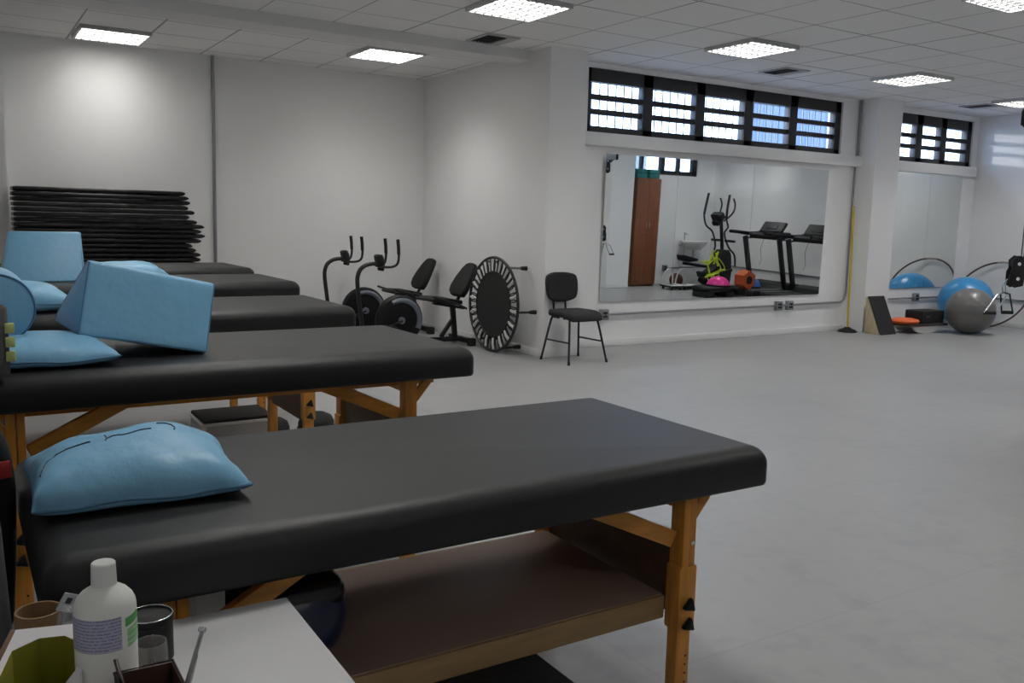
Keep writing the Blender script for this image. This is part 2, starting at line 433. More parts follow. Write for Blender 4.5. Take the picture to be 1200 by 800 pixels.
# ------------------------------------------------------------------ ceiling lights and vents
TUBE = M('fluorescent_tube', (1, 1, 1), .4, emit=((1.0, .97, .92), 9.0))
def make_troffer(label, loc):
    root = thing('ceiling_light', label, 'ceiling light', loc, group='recessed louvred ceiling lights')
    s = .29
    f = MB()
    for a, b, c, d in ((-s, s, -s, -s+.02), (-s, s, s-.02, s), (-s, -s+.02, -s+.02, s-.02), (s-.02, s, -s+.02, s-.02)):
        f.bx(a, b, c, d, -.034, 0, .002)
    f.build('frame', ALU, root)
    MB().bx(-s+.02, s-.02, -s+.02, s-.02, -.004, -.001).build('reflector', M('glowing_reflector', (.9, .9, .88), .4, emit=((1, .98, .95), .55)), root)  # own glow stands in for tube light bounced off the reflector
    lv = MB()
    for k in range(1, 4): lv.bx(-s+.02, s-.02, -s+2*s*k/4-.007, -s+2*s*k/4+.007, -.034, -.018)
    lv.build('louvre', ALU, root)
    for k in range(1, 8): MB().bx(-s+2*s*k/8-.003, -s+2*s*k/8+.003, -s+.02, s-.02, -.033, -.020).build('cross_fin', M('louvre_fin_shade', (.035, .035, .035), .5), root)  # fins coloured dark so the louvre cells read as shaded
    for k in range(4):
        y = -s+2*s*(k+.5)/4
        MB().cyl((-s+.03, y, -.017), (s-.03, y, -.017), .0125, n=10).build('tube', TUBE, root)
    l = bpy.data.lights.new('troffer_light', 'AREA'); l.shape = 'SQUARE'; l.size = .54; l.energy = TROFFER_W; l.color = (1.0, .985, .965); l.spread = R(128)
    lo = bpy.data.objects.new('lamp', l); C.objects.link(lo); lo.parent = root; lo.location = (0, 0, -.0055)
    return root
L0 = make_troffer('square louvred light left of the beam, nearest the stacked mats', (1.31, 8.92, CZ))
LIGHTS = [((3.65, 8.19), 'square louvred light beyond the beam, above the exercise bikes'),
          ((3.64, 5.79), 'square louvred light cut by the top edge, near the beam'),
          ((6.09, 5.80), 'square louvred light in front of the long window\'s middle'),
          ((8.57, 5.90), 'square louvred light in front of the pillar between the two windows'),
          ((11.05, 6.02), 'square louvred light at the right edge, near the right wall'),
          ((6.16, 3.43), 'square louvred light in the upper right corner'),
          ((3.64, 3.43), 'square louvred light over the open floor, outside the frame'),
          ((8.60, 3.43), 'square louvred light over the gym mirror reflection, outside the frame'),
          ((11.05, 3.43), 'square louvred light above the treadmills, outside the frame'),
          ((1.20, 4.10), 'square louvred light above the middle table, outside the frame'),
          ((3.64, .95), 'square louvred light above the empty floor by the camera, outside the frame'),
          ((1.20, 2.25), 'square louvred light added above the nearest table, outside the frame'),  # unseen unit, added to brighten the nearest table and its pillow
          ((1.20, -1.50), 'square louvred light behind the camera, outside the frame'),
          ((1.20, 6.20), 'square louvred light above the farther treatment tables, outside the frame')]
for (x, y), lab in LIGHTS: dup(L0, (x, y, CZ), label=lab)
for ch_ in L0.children:                      # lamp by the stacked mats turned down to soften its hot spot on the wall
    if ch_.type == 'LIGHT':
        ch_.data = ch_.data.copy(); ch_.data.energy = TROFFER_W*.46

def make_vent(label, loc):
    root = thing('ceiling_vent', label, 'air vent', loc, group='ceiling air vents')
    f = MB(); a, b = .17, .19
    for x0, x1, y0, y1 in ((-a, a, -b, -b+.03), (-a, a, b-.03, b), (-a, -a+.03, -b+.03, b-.03), (a-.1, a, -b+.03, b-.03)): f.bx(x0, x1, y0, y1, -.012, 0, .002)
    f.build('frame', M('vent_grey', (.45, .45, .44), .6), root)
    MB().bx(-a+.03, a-.1, -b+.03, b-.03, -.004, -.001).build('duct', M('vent_dark', (.01, .01, .01), .9), root)
    s = MB()
    for k in range(5): s.box((-a+.06+k*.035, 0, -.008), (.004, 2*b-.06, .012), (0, R(35), 0))
    s.build('slats', M('vent_slat', (.06, .06, .06), .6), root)
    return root
V0 = make_vent('small dark air vent next to the beam, above the pillar', (4.11, 6.95, CZ))
dup(V0, (7.27, 6.46, CZ), label='small dark air vent in front of the long window')
dup(V0, (11.08, 6.63, CZ), label='small dark air vent in front of the short window')

# ------------------------------------------------------------------ mirrors
tilt = .019
def mirror(label, x0, x1, z0, z1, y, t, seams):
    root = thing('wall_mirror', label, 'mirror', ((x0+x1)/2, y, z0))
    xs = [x0]+seams+[x1]
    for a, b in zip(xs, xs[1:]):
        o = MB().bx(a+.0015, b-.0015, .0, .005, 0, z1-z0).build('mirror_panel', MIRROR, root)
        o.rotation_euler = (t, 0, 0)
        for v in o.data.vertices: v.co.x -= root.location.x
    return root
mirror('large mirror of three panels reflecting the treadmills, under the long window', 5.642, 9.05, .472, 1.975, 7.272, tilt, [6.62, 7.77])
mirror('smaller two-panel mirror behind the exercise balls', 10.30, 11.87, .513, 2.03, 7.272, .004, [11.15])

# electrical conduit on the walls
def conduit(label, pts, r=.0125, sub=0): 
    c = sum((Vector(p) for p in pts), Vector())/len(pts)
    return solo('conduit_pipe', MB().tube(pts, r, 10, sub=sub), GREYM, tuple(c), label, 'conduit')
conduit('grey conduit pipe running down the far wall beside the stacked mats', [(2.32, 9.452, CZ), (2.305, 9.452, 0)], .017)
arc = [(9.555, 7.262, 2.04), (9.555, 7.262, .48)]+[(9.555-.12*(1-math.cos(a)), 7.262, .48-.12*math.sin(a)) for a in (R(20), R(40), R(60), R(80), R(90))]+[(5.75, 7.262, .338)]
conduit('thin grey conduit pipe framing the bottom and right of the large mirror', arc, .013)
conduit('dark vertical conduit pipe beside the window, above the sill', [(9.585, 7.26, CZ), (9.585, 7.26, 2.175)], .017)
conduit('grey conduit pipe under the smaller mirror behind the balls', [(10.09, 7.262, .375), (12.185, 7.262, .375)], .012)
conduit('grey conduit pipe along the right wall behind the hoop', [(12.185, 7.26, .375), (12.185, 2.15, .375)], .012)
conduit('thin grey conduit pipe below the sink in the mirror', [(11.1, 2.155, .29), (12.185, 2.155, .31)], .012)
def outlet(label, loc, along='x'):
    root = thing('outlet_box', label, 'electrical outlet', loc, group='surface outlet boxes')
    MB().box((0, 0, 0), (.10, .05, .11), None, .006).build('box', GREYM, root)
    MB().box((0, -.027, 0), (.06, .008, .06), None, .003).build('socket', BLACKP, root)
    MB().cyl((-.018, -.033, 0), (-.018, -.029, 0), .012, n=10).cyl((.018, -.033, 0), (.018, -.029, 0), .012, n=10).build('socket_ring', GREYM, root)
    return root
OB = outlet('left one of two grey outlet boxes under the large mirror', (8.33, 7.262, .35))
dup(OB, (8.52, 7.262, .35), label='right one of two grey outlet boxes under the large mirror')
dup(OB, (5.70, 7.262, .338), label='outlet box beside the chair at the end of the conduit')
dup(OB, (11.02, 7.262, .385), label='outlet box under the smaller mirror')
o5 = dup(OB, (11.09, 2.165, .29), rz=PI, label='outlet box near the sink, seen in the mirror')

# ------------------------------------------------------------------ treatment tables
def make_table(label, loc, L, W, H, T=.10, inset_r=.22, inset_l=.21, iy=.075, shelf=False):
    """loc = floor point below the middle of the top; x along the table"""
    root = thing('treatment_table', label, 'treatment table', loc, group='wooden treatment tables')
    hx, hy = L/2, W/2; zb = H-T
    # padded top: rounded block with softly crowned upper edge
    mb = MB(); bm = mb.bm; rings = []
    prof = [(.010, zb), (.003, zb+.002), (0, zb+.009)]+[(.046*(1-math.cos(R(t))), H-.046+.046*math.sin(R(t))) for t in range(0, 91, 10)]
    for d, z in prof:
        rc = max(.030-d*.55, .004); ring = []
        for cx, cy, a0 in ((1, 1, 0), (-1, 1, 90), (-1, -1, 180), (1, -1, 270)):
            for k in range(7):
                a = R(a0+15*k)
                ring.append(bm.verts.new((cx*(hx-d-rc)+rc*math.cos(a), cy*(hy-d-rc)+rc*math.sin(a), z)))
        rings.append(ring)
    for A, B in zip(rings, rings[1:]):
        for k in range(28): bm.faces.new((A[k], A[(k+1) % 28], B[(k+1) % 28], B[k]))
    bm.faces.new(rings[0][::-1]); bm.faces.new(rings[-1])
    top = mb.build('padded_top', BLACKV, root, ang=60)
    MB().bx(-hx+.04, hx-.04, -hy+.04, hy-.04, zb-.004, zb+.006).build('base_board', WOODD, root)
    xr, xl = hx-inset_r, -hx+inset_l
    # long rails under the top
    for s in (-1, 1):
        MB().bx(xl-.12, xr+.12, s*(hy-.135)-.012, s*(hy-.135)+.012, zb-.034, zb-.003, .003).build('frame_rail', WOODX, root)
    for x, side in ((xr, 1), (xl, -1)):
        # end panel between the two legs
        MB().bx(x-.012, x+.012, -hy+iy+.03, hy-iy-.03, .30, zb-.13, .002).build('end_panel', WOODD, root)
        MB().bx(x-.02, x+.02, -hy+iy+.03, hy-iy-.03, zb-.05, zb-.004, .003).build('cross_rail', WOOD, root)
        for s in (-1, 1):
            y = s*(hy-iy)
            leg = MB()
            leg.bx(x-.024, x+.022, y-.019, y+.019, 0, H*.60, .004)
            lo = leg.build('leg', WOOD, root)
            MB().bx(x-.023, x-.001, y-.024, y+.024, H*.5, zb, .003).bx(x+.001, x+.022, y-.021, y+.021, H*.5, zb, .003).build('upper_post', WOOD, lo)
            MB().bx(x-.030, x+.028, y-.026, y+.026, H*.37, H*.60, .005).build('sleeve', WOOD, lo)
            for zz in (H*.465, H*.395):
                kb = MB()
                tri = [(x-.002+.023*math.cos(a), zz+.023*math.sin(a)) for a in (R(-45), R(75), R(195))]
                kb.prism(tri, y+s*.027, y+s*.045, 'y', bev=.006)
                kb.cyl((x-.002, y+s*.044, zz), (x-.002, y+s*.047, zz), .006, n=10)
                kb.build('knob', BLACKP, lo)
            MB().cyl((x+.010, y+s*.020, H*.68), (x+.010, y+s*.024, H*.68), .006, n=12).build('bolt', CHROME, lo)
            for q in range(7): MB().cyl((x+.008, y+s*.0185, H*(.08+.032*q)), (x+.008, y+s*.0195, H*(.08+.032*q)), .0032, n=8).build('adjustment_hole', BLACKP, lo)
            # braces: long shallow one inwards, short steep one outwards
            zi = zb-.125
            MB().bar((x-side*.03, y-s*.010, zi), (x-side*.285, y-s*.06, zb-.012), .022, .042, bev=.003).build('brace', WOODX, root)
            MB().bar((x+side*.018, y, zb-.075), (x+side*.070, y, zb-.014), .020, .028, bev=.003).build('brace', WOODX, root)
    if not shelf: return root
    zs = .352
    MB().bx(xl+.02, xr-.03, -hy+iy+.035, hy-iy-.04, zs-.018, zs, .002).build('shelf', SHELF, root)
    for s in (-1, 1):
        MB().bx(xl+.02, xr-.03, s*(hy-iy-.037)-.011, s*(hy-iy-.037)+.011, zs-.062, zs-.003, .002).build('shelf_edge', SHELFE, root)
    return root
T1 = make_table('nearest black padded treatment table, with a creased blue pillow', ((.09+1.735)/2, 1.875, 0), 1.645, .75, .73, shelf=True)
make_table('second black treatment table from the front, holding the big blue wedge', ((-.09+1.50)/2, 2.97, 0), 1.59, .74, .85)
make_table('middle one of the five black treatment tables, in front of the exercise bikes', ((-.05+1.62)/2, 4.305, 0), 1.67, .71, .86)
make_table('fourth black treatment table from the front, carrying an upright blue wedge', ((.0+1.72)/2, 5.435, 0), 1.72, .77, .90)
make_table('farthest black treatment table, just in front of the stacked mats', ((.05+1.80)/2, 6.64, 0), 1.75, .77, .91)

# ------------------------------------------------------------------ pillows and cushions
def pillow_mb(w, d, h, seed=1, seam=.28, pinch=.045, n=30, wr=.012, sag=0):
    mb = MB(); bm = mb.bm
    top = {}; bot = {}
    for i in range(n+1):
        for j in range(n+1):
            u, v = -1+2*i/n, -1+2*j/n
            # concentrate samples to the rim
            u = math.sin(u*PI/2); v = math.sin(v*PI/2)
            e = max(0, (1-abs(u)**2.6)*(1-abs(v)**2.6))
            x = w/2*u*(1-pinch*(1-v*v)*abs(u)**2); y = d/2*v*(1-pinch*(1-u*u)*abs(v)**2)
            s = h*seam
            rim = 1-e
            nz = noise.noise(Vector((x*9+seed*7, y*9, seed)))*wr*(.35+rim) + noise.noise(Vector((x*26, y*26, seed*3)))*wr*.5*rim
            sz = s+noise.noise(Vector((x*7, y*7, seed+9)))*wr*.8
            zt = sz+(h-s)*e**.38+(nz if e > .001 else 0)-sag*e*abs(u)
            zb_ = max(0.0, sz*(1-e**.28))
            top[i, j] = bm.verts.new((x, y, zt))
            bot[i, j] = top[i, j] if e <= 1e-9 else bm.verts.new((x, y, zb_))
    for i in range(n):
        for j in range(n):
            q = [top[i, j], top[i+1, j], top[i+1, j+1], top[i, j+1]]
            bm.faces.new(q)
            q2 = [bot[i, j+1], bot[i+1, j+1], bot[i+1, j], bot[i, j]]
            if len(set(q2)) == 4 and set(q2) != set(q): bm.faces.new(q2)
    # seam line points
    seam_pts = [top[i, 0].co.copy() for i in range(n+1)]+[top[n, j].co.copy() for j in range(1, n+1)]+[top[i, n].co.copy() for i in range(n-1, -1, -1)]+[top[0, j].co.copy() for j in range(n-1, 0, -1)]
    tops = [v.co.copy() for v in top.values()]
    def zat(x, y):
        near = sorted(tops, key=lambda q: (q.x-x)**2+(q.y-y)**2)[:3]
        ws = [1/(math.hypot(q.x-x, q.y-y)+1e-4) for q in near]
        return sum(q.z*a for q, a in zip(near, ws))/sum(ws)
    return mb, seam_pts, zat
SEAM = M('blue_piping', (.07, .19, .33), .5)
def pillow(label, loc, w, d, h, rz=0, **kw):
    root = thing('pillow', label, 'pillow', loc, rz)
    mb, sp, zat = pillow_mb(w, d, h, **kw)
    mb.build('cover', BLUE, root, ang=80)
    MB().tube(sp, .0028, 6, closed=True).build('seam', SEAM, root)
    return root, zat
p1, zat = pillow('blue vinyl pillow with pen scribbles on the nearest table', (.288, 1.862, .7305), .38, .325, .112, R(-1), seed=4, wr=.016, seam=.20)
def scribble(pts, root, zat, name='pen_mark', r=.0013):
    mb = MB(); mb.tube([(x-.015, y-.032, zat(x-.015, y-.032)+.0010) for x, y in smooth_pts2(pts)], r, 6); return mb.build(name, M('black_ink', (.03, .05, .08), .6), root)
def smooth_pts2(pts): return [(p.x, p.y) for p in smooth_pts([(a, b, 0) for a, b in pts], 5)]
scribble([(-.158, -.080), (-.150, -.045), (-.140, -.012), (-.10, .012), (-.065, .028)], p1, zat, r=.0016)
scribble([(-.035, .028), (-.02, .040), (.0, .034), (.03, .046), (.05, .042)], p1, zat)
scribble([(-.036, .055), (-.034, .04), (-.038, .018)], p1, zat)
scribble([(.065, .075), (.085, .065), (.094, .040), (.090, .022)], p1, zat)
pillow('flat blue pillow under the bolster on the second table', (.175, 2.815, .8505), .40, .33, .085, R(4), seed=8, wr=.010)
pillow('small blue pillow peeking out beside the bolster, on the middle table', (.22, 4.22, .8605), .34, .36, .125, R(10), seed=12)
pillow('blue pillow lying right of the upright wedge on the fourth table', (.81, 5.36, .9005), .38, .42, .105, R(3), seed=15)

# bolster
bl = thing('bolster', 'round blue bolster lying on the flat pillow at the left edge', 'bolster', (.095, 2.81, .912))
rb = .097
MB().lathe([(0, -.001), (rb-.02, 0), (rb-.006, .004), (rb, .014), (rb, .36), (rb-.006, .37), (0, .374)], n=48, rot=(R(-90), 0, 0), c=(0, -.02, rb)).build('cover', BLUE, bl)
MB().ring((0, -.017, rb), rb-.004, .0026, rot=(R(90), 0, 0)).build('seam', SEAM, bl)

# big wedge on the second table
wd = thing('wedge_cushion', 'large blue wedge cushion leaning on the flat pillow, second table', 'wedge cushion', (.47, 2.78, .852))
wr_ = Euler((0, R(12), R(4))).to_matrix()
mb = MB().prism([(0, 0), (.045, .215), (.065, .216), (.37, .03), (.37, 0)], -.185, .185, 'x', bev=.010, seg=3)
bmesh.ops.subdivide_edges(mb.bm, edges=[e for e in mb.bm.edges if e.calc_length() > .1], cuts=10, use_grid_fill=True)
for v in mb.bm.verts: v.co = wr_ @ v.co + Vector((0, 0, .0385))
mb.build('cover', BLUE, wd, ang=60)
for x in (-.182, .182):
    loop = [(x, .003, .004), (x, .047, .211), (x, .064, .212), (x, .366, .03), (x, .366, .004)]
    MB().tube([wr_ @ Vector(p)+Vector((0, 0, .0385)) for p in loop], .0026, 6, closed=True).build('seam', SEAM, wd)
# upright wedge on the fourth table
wd2 = thing('wedge_cushion', 'upright blue wedge cushion in front of the stacked mats', 'wedge cushion', (.405, 5.36, .9005))
mb = MB().prism([(-.08, 0), (.055, .262), (.10, .262), (.17, 0)], -.20, .20, 'x', bev=.012, seg=3)
for v in mb.bm.verts:
    if v.co.x < -.1: v.co.x += .05*v.co.z/.26
mb.build('cover', BLUE, wd2, ang=60)
MB().tube([(.19, -.076, .006), (.19, .056, .256), (.19, .10, .256), (.19, .165, .006)], .0026, 6, closed=True).build('seam', SEAM, wd2)
# grey cuff with yellow tabs
ck = thing('weight_cuff', 'grey cuff with three lime yellow tabs at the left edge', 'ankle weight', (.062, 2.60, .851))
MB().box((0, 0, .094), (.10, .035, .186), None, .014, 3).build('cuff', M('grey_nylon', (.12, .12, .12), .85, bump=(300, .2)), ck)
for k in range(3): MB().box((.052, -.012, .055+.036*k), (.022, .016, .026), None, .002).build('tab', M('lime_tab', (.52, .60, .22), .6), ck)

# ------------------------------------------------------------------ stacked mats
random.seed(5)
def mat_mb(x1, d, t, seed):
    mb = MB(); bm = mb.bm; prof = 18; rings = []
    for f in [.97*i/44 for i in range(45)]+[.978, .985, .990, .994, .997, .999, 1.0]:
        x = x1*f
        tap = 1.0
        if f > .982: tap = math.sqrt(max(.12, 1-((f-.982)/.018)**2*.88))
        if f < .01: tap = .75
        ring = []
        for k in range(prof):
            a = 2*PI*k/prof
            ca, sa = math.cos(a), math.sin(a)
            yy = d/2*math.copysign(abs(ca)**.22, ca); zz = t/2*math.copysign(abs(sa)**.55, sa)*tap
            w_ = noise.noise(Vector((x*5, seed*3.1+(1 if yy < 0 else 5), 0)))*.0018+noise.noise(Vector((x*17, seed*5.3, yy*3)))*.0015
            yo = noise.noise(Vector((x*2.2, seed*7.7, 3)))*.010
            xo = noise.noise(Vector((yy*9, seed*2.1, zz*30)))*.020*(f > .9)
            ring.append(bm.verts.new((x+xo, yy+yo, zz*(1.03)+w_)))
        rings.append(ring)
    for A, B in zip(rings, rings[1:]):
        for k in range(prof): bm.faces.new((A[k], A[(k+1) % prof], B[(k+1) % prof], B[k]))
    bm.faces.new(rings[0][::-1]); bm.faces.new(rings[-1])
    return mb
ends = [2.0, 2.03, 2.02, 1.99, 1.96, 2.03, 2.07, 2.04, 2.06, 2.00, 1.94, 1.985, 1.93, 1.95, 1.92, 1.90]
ords = ['bottom', 'second from the bottom', 'third from the bottom', 'fourth from the bottom', 'fifth from the bottom', 'sixth from the bottom', 'seventh from the bottom', 'eighth from the bottom', 'eighth from the top', 'seventh from the top', 'sixth from the top', 'fifth from the top', 'fourth from the top', 'third from the top', 'second from the top', 'topmost']
tm = .0445; zb0 = .770
for k in range(16):
    o = mat_mb(ends[k]-.47, .36, tm*.895, k+1).build('exercise_mat', MATV, ang=70)
    o.location = (.462+random.uniform(0, .006), 9.04+random.uniform(-.012, .012), zb0+tm*(k+.5))
    tag(o, 'thin black vinyl mat, %s of the stack against the far wall' % ords[k], 'exercise mat', 'black mats stacked by the far wall')
bench = thing('storage_bench', 'low wooden bench under the stacked mats, mostly hidden', 'bench', (1.25, 9.03, 0))
MB().bx(-.79, .85, -.19, .19, .73, .767, .004).build('bench_top', WOODX, bench)
for x in (-.70, .76):
    for y in (-.15, .15): MB().bx(x-.03, x+.03, y-.03, y+.03, 0, .73, .004).build('leg', WOOD, bench)

# ------------------------------------------------------------------ recumbent bikes
def make_bike(label, loc):
    root = thing('exercise_bike', label, 'exercise bike', loc, group='recumbent exercise bikes')
    ox = 3.9
    def P(x, y, z): return (x-ox, y, z)
    # front post, sweeping back to the user
    MB().tube([P(3.36, 0, .12), P(3.335, 0, .33), P(3.31, 0, .53), P(3.298, 0, .64), P(3.30, 0, .71), P(3.325, 0, .775), P(3.375, 0, .815), P(3.43, 0, .832), P(3.50, 0, .838)], .021, 12, sub=4).build('front_post', BLACKM, root)
    cs = MB().box(P(3.525, 0, .865), (.055, .13, .12), (0, R(-14), 0), .018, 3).box(P(3.545, 0, .80), (.06, .05, .07), (0, R(10), 0), .012)
    co = cs.build('console', BLACKP, root)
    MB().box(P(3.557, 0, .875), (.006, .085, .05), (0, R(-14), 0), .002).build('display', M('lcd_grey', (.10, .12, .11), .25), co)
    for s in (-1, 1):
        h = MB().tube([P(3.50, s*.02, .815), P(3.56, s*.09, .805), P(3.62, s*.135, .815), P(3.655, s*.15, .85), P(3.665, s*.15, .93), P(3.655, s*.15, .96)], .0125, 10, sub=4).build('handlebar', BLACKM, root)
        MB().tube([P(3.663, s*.15, .93), P(3.66, s*.15, 1.0), P(3.652, s*.15, 1.075)], .0165, 10).build('grip', RUBBER, h)
    # flywheel housing
    hz = MB().lathe([(0, -.055), (.18, -.055), (.232, -.045), (.25, -.02), (.25, .02), (.232, .045), (.18, .055), (0, .055)], n=48, rot=(R(90), 0, 0), c=P(3.74, 0, .275)).build('flywheel_housing', M('flywheel_black', (.004, .004, .005), .55, spec=.3), root)
    pts = [P(3.74+.20*math.cos(a), 0, .275+.20*math.sin(a)) for a in [R(d) for d in range(-25, 131, 12)]]
    for s in (-1, 1):
        MB().tube([(p[0], s*.050, p[2]) for p in pts], [.020+.012*(1-i/len(pts)) for i in range(len(pts))], 8).build('shroud_stripe', GREYPLAS, hz)
        MB().cyl(P(3.74, s*.055, .275), P(3.74, s*.075, .275), .035, n=20).build('crank_hub', GREYPLAS, hz)
        ang = R(200 if s < 0 else 20)
        ex, ez = 3.74+.15*math.cos(ang), .275+.15*math.sin(ang)
        cr = MB().bar(P(3.74, s*.08, .275), P(ex, s*.08, ez), .014, .026, up=(0, 1, 0)).build('crank', BLACKM, root)
        MB().box(P(ex, s*.135, ez), (.10, .09, .025), (0, R(15), 0), .006).build('pedal', BLACKP, cr)
    # lower frame
    MB().tube([P(3.42, 0, .07), P(3.74, 0, .06), P(4.05, 0, .055), P(4.46, 0, .055)], .028, 10).build('main_beam', BLACKM, root)
    MB().bar(P(4.21, 0, .08), P(4.345, 0, .26), .04, .035, bev=.004).build('seat_strut', BLACKM, root)
    MB().bar(P(4.375, 0, .06), P(4.34, 0, .40), .045, .05, bev=.006).build('seat_post', BLACKM, root)
    for x in (3.42, 4.46):
        st = MB().bx(x-ox-.03, x-ox+.03, -.22, .22, .022, .075, .008).build('stabiliser', BLACKM, root)
        for s in (-1, 1): MB().bx(x-ox-.036, x-ox+.036, s*.20-.035, s*.20+.035, 0, .08, .008).build('end_cap', RUBBER, st)
    # seat, backrest, side handles
    se = MB().prism([(4.02-ox, .465), (4.03-ox, .49), (4.10-ox, .498), (4.25-ox, .487), (4.37-ox, .465), (4.37-ox, .425), (4.25-ox, .43), (4.09-ox, .445)], -.17, .17, 'y', bev=.012, seg=3).build('seat', BLACKF, root)
    MB().bar(P(4.12, 0, .43), P(4.47, 0, .37), .05, .025).build('seat_rail', BLACKM, root)
    for s in (-1, 1): MB().tube([P(4.45, s*.1, .375), P(4.30, s*.20, .43), P(4.15, s*.22, .47), P(4.00, s*.22, .515)], .011, 8, sub=4).build('side_handle', BLACKM, root)
    MB().tube([P(4.34, 0, .41), P(4.40, 0, .46), P(4.46, 0, .58)], .018, 8, sub=3).build('back_post', BLACKM, root)
    # backrest: tapered shield, thin
    mb = MB(); n = 14; bm = mb.bm
    prof = [(-.11, 0), (-.155, .04), (-.165, .10), (-.15, .20), (-.115, .31), (-.08, .365), (-.04, .38)]
    prof = prof+[(-y, z) for y, z in prof[::-1]]
    before = set(bm.verts)
    mb.prism(prof, -.03, .03, 'x', bev=.016, seg=3)
    rt = Euler((0, R(27), 0)).to_matrix()
    for v in bm.verts: 
        v.co.x += -.03*(abs(v.co.y)/.16)**2
        v.co = rt @ v.co + Vector(P(4.405, 0, .49))
    mb.build('backrest', BLACKF, root, ang=60)
    return root
B1 = make_bike('nearer recumbent exercise bike, beside the trampoline', (3.9, 8.05, 0))
dup(B1, (3.94, 9.05, 0), label='farther recumbent exercise bike, in the corner by the far wall')

# ------------------------------------------------------------------ mini trampoline
tr = thing('mini_trampoline', 'round black mini trampoline standing on edge against the white wall', 'trampoline', (4.445, 7.425, 0))
rt = 0.455
TRX = Euler((0, R(90), 0)).to_matrix()
lean = Euler((0, R(1.0), 0)).to_matrix()
def TP(r, a, dx=0): return lean @ Vector((dx, r*math.cos(a), rt+.013+r*math.sin(a)))
MB().tube([TP(rt, 2*PI*k/72) for k in range(72)], .0145, 10, closed=True).build('rim', BLACKM, tr)
mm = MB(); 
mm.bm.faces.new([mm.bm.verts.new(TP(.315, 2*PI*k/64, -.004)) for k in range(64)])
mm.bm.faces.new([mm.bm.verts.new(TP(.315, 2*PI*k/64, .004)) for k in range(63, -1, -1)])
mm.build('jumping_mat', M('black_woven_mat', (.014, .014, .014), .85, bump=(400, .2)), tr)
MB().tube([TP(.315, 2*PI*k/64) for k in range(64)], .010, 8, closed=True).build('mat_hem', BLACKP, tr)
for k in range(36):
    a = 2*PI*k/36; da = R(3.6)
    MB().tube([TP(.325, a-da*.4), TP(.385, a-da*.2), TP(.445, a), TP(.452, a, -.012), TP(.445, a+da*.1), TP(.385, a+da*.6), TP(.325, a+da*.4)], .0065, 6).build('bungee_loop', BLACKP, tr)
    if k % 2 == 0:
        b = a+PI/36
        MB().tube([TP(.33, b), TP(.38, b+R(1.2)), TP(.44, b)], [.013, .017, .013], 6).build('white_strap', M('white_webbing', (.62, .62, .60), .8), tr)
for k in range(6):
    a = R(5+60*k)
    lg = MB().tube([TP(rt-.004, a, 0), TP(rt-.01, a, .19)], .011, 8).build('leg', M('grey_steel_leg', (.18, .18, .19), .35, metal=.7) if math.sin(a) > .3 else BLACKM, tr)
    MB().tube([TP(rt-.008, a, .14), TP(rt-.01, a, .17), TP(rt-.01, a, .207)], [.017, .020, .023], 10).build('rubber_foot', RUBBER, lg)

# ------------------------------------------------------------------ office chair
ch = thing('office_chair', 'black upholstered chair with four thin legs, standing against the pillar', 'chair', (4.86, 6.63, 0), R(3))
mb = MB().box((0, -.01, .445), (.41, .41, .062), None, .030, 4)
bmesh.ops.subdivide_edges(mb.bm, edges=[e for e in mb.bm.edges if e.calc_length() > .15], cuts=10, use_grid_fill=True)
for v in mb.bm.verts:
    x, y = v.co.x, v.co.y
    k = (abs(x)/.205)**2; m_ = (abs(y+.01)/.21)**2
    v.co.x *= 1-.10*m_**1.5; v.co.y = -.01+(y+.01)*(1-.13*k**1.5)
    if y < -.06: v.co.z -= .035*((-.06-y)/.15)**2
mb.build('seat', BLACKF, ch, ang=80)
mb = MB().box((0, 0, 0), (.37, .05, .28), None, .022, 4)
bmesh.ops.subdivide_edges(mb.bm, edges=[e for e in mb.bm.edges if e.calc_length() > .12], cuts=10, use_grid_fill=True)
for v in mb.bm.verts:
    x, z = v.co.x, v.co.z
    v.co.x *= 1-.16*(abs(z)/.14)**3+(.04*z/.14); v.co.z *= 1-.20*(abs(x)/.185)**3
    v.co.y -= .035*(x/.185)**2
rb_ = Euler((R(-8), 0, 0)).to_matrix()
for v in mb.bm.verts: v.co = rb_ @ v.co + Vector((0, .235, .672))
mb.build('backrest', BLACKF, ch, ang=80)
for s in (-1, 1):
    MB().tube([(s*.07, .10, .405), (s*.07, .20, .415), (s*.07, .225, .47), (s*.068, .250, .66)], .0105, 8, sub=4).build('back_support', BLACKM, ch)
    xt = s*.155; xb = s*.225
    for q, (yb, yt) in enumerate(((-.215, -.12), (.20, .12))):
        lg = MB().tube([(xt, yt*.3, .405), (xt, yt*.85, .407), (xt+s*.012, yt*1.15, .375), (xb, yb, .0)], .0105, 8, sub=4).build('leg', BLACKM, ch)
        MB().cyl((xb, yb, 0), (xb-s*.004, yb*.99, .03), .0125, n=10).build('foot_cap', RUBBER, lg)
    a = .52
    MB().tube([(xt+(xb-xt)*a, -.12+(-.215+.12)*a, .195), (xt+(xb-xt)*a, .12+(.20-.12)*a, .195)], .008, 8).build('stretcher', BLACKM, ch)

# ------------------------------------------------------------------ yellow pole by the second pillar
st = thing('exercise_pole', 'yellow pole standing in a black rubber base beside the pillar', 'pole', (9.46, 7.13, 0))
MB().lathe([(0, .06), (.03, .06), (.045, .045), (.09, .03), (.115, .012), (.118, 0), (0, 0)], n=32).build('base', RUBBER, st)
MB().cyl((0, 0, .04), (.03, .06, 1.56), .0135, n=12).build('pole', M('yellow_plastic', (.62, .46, .05), .45), st)

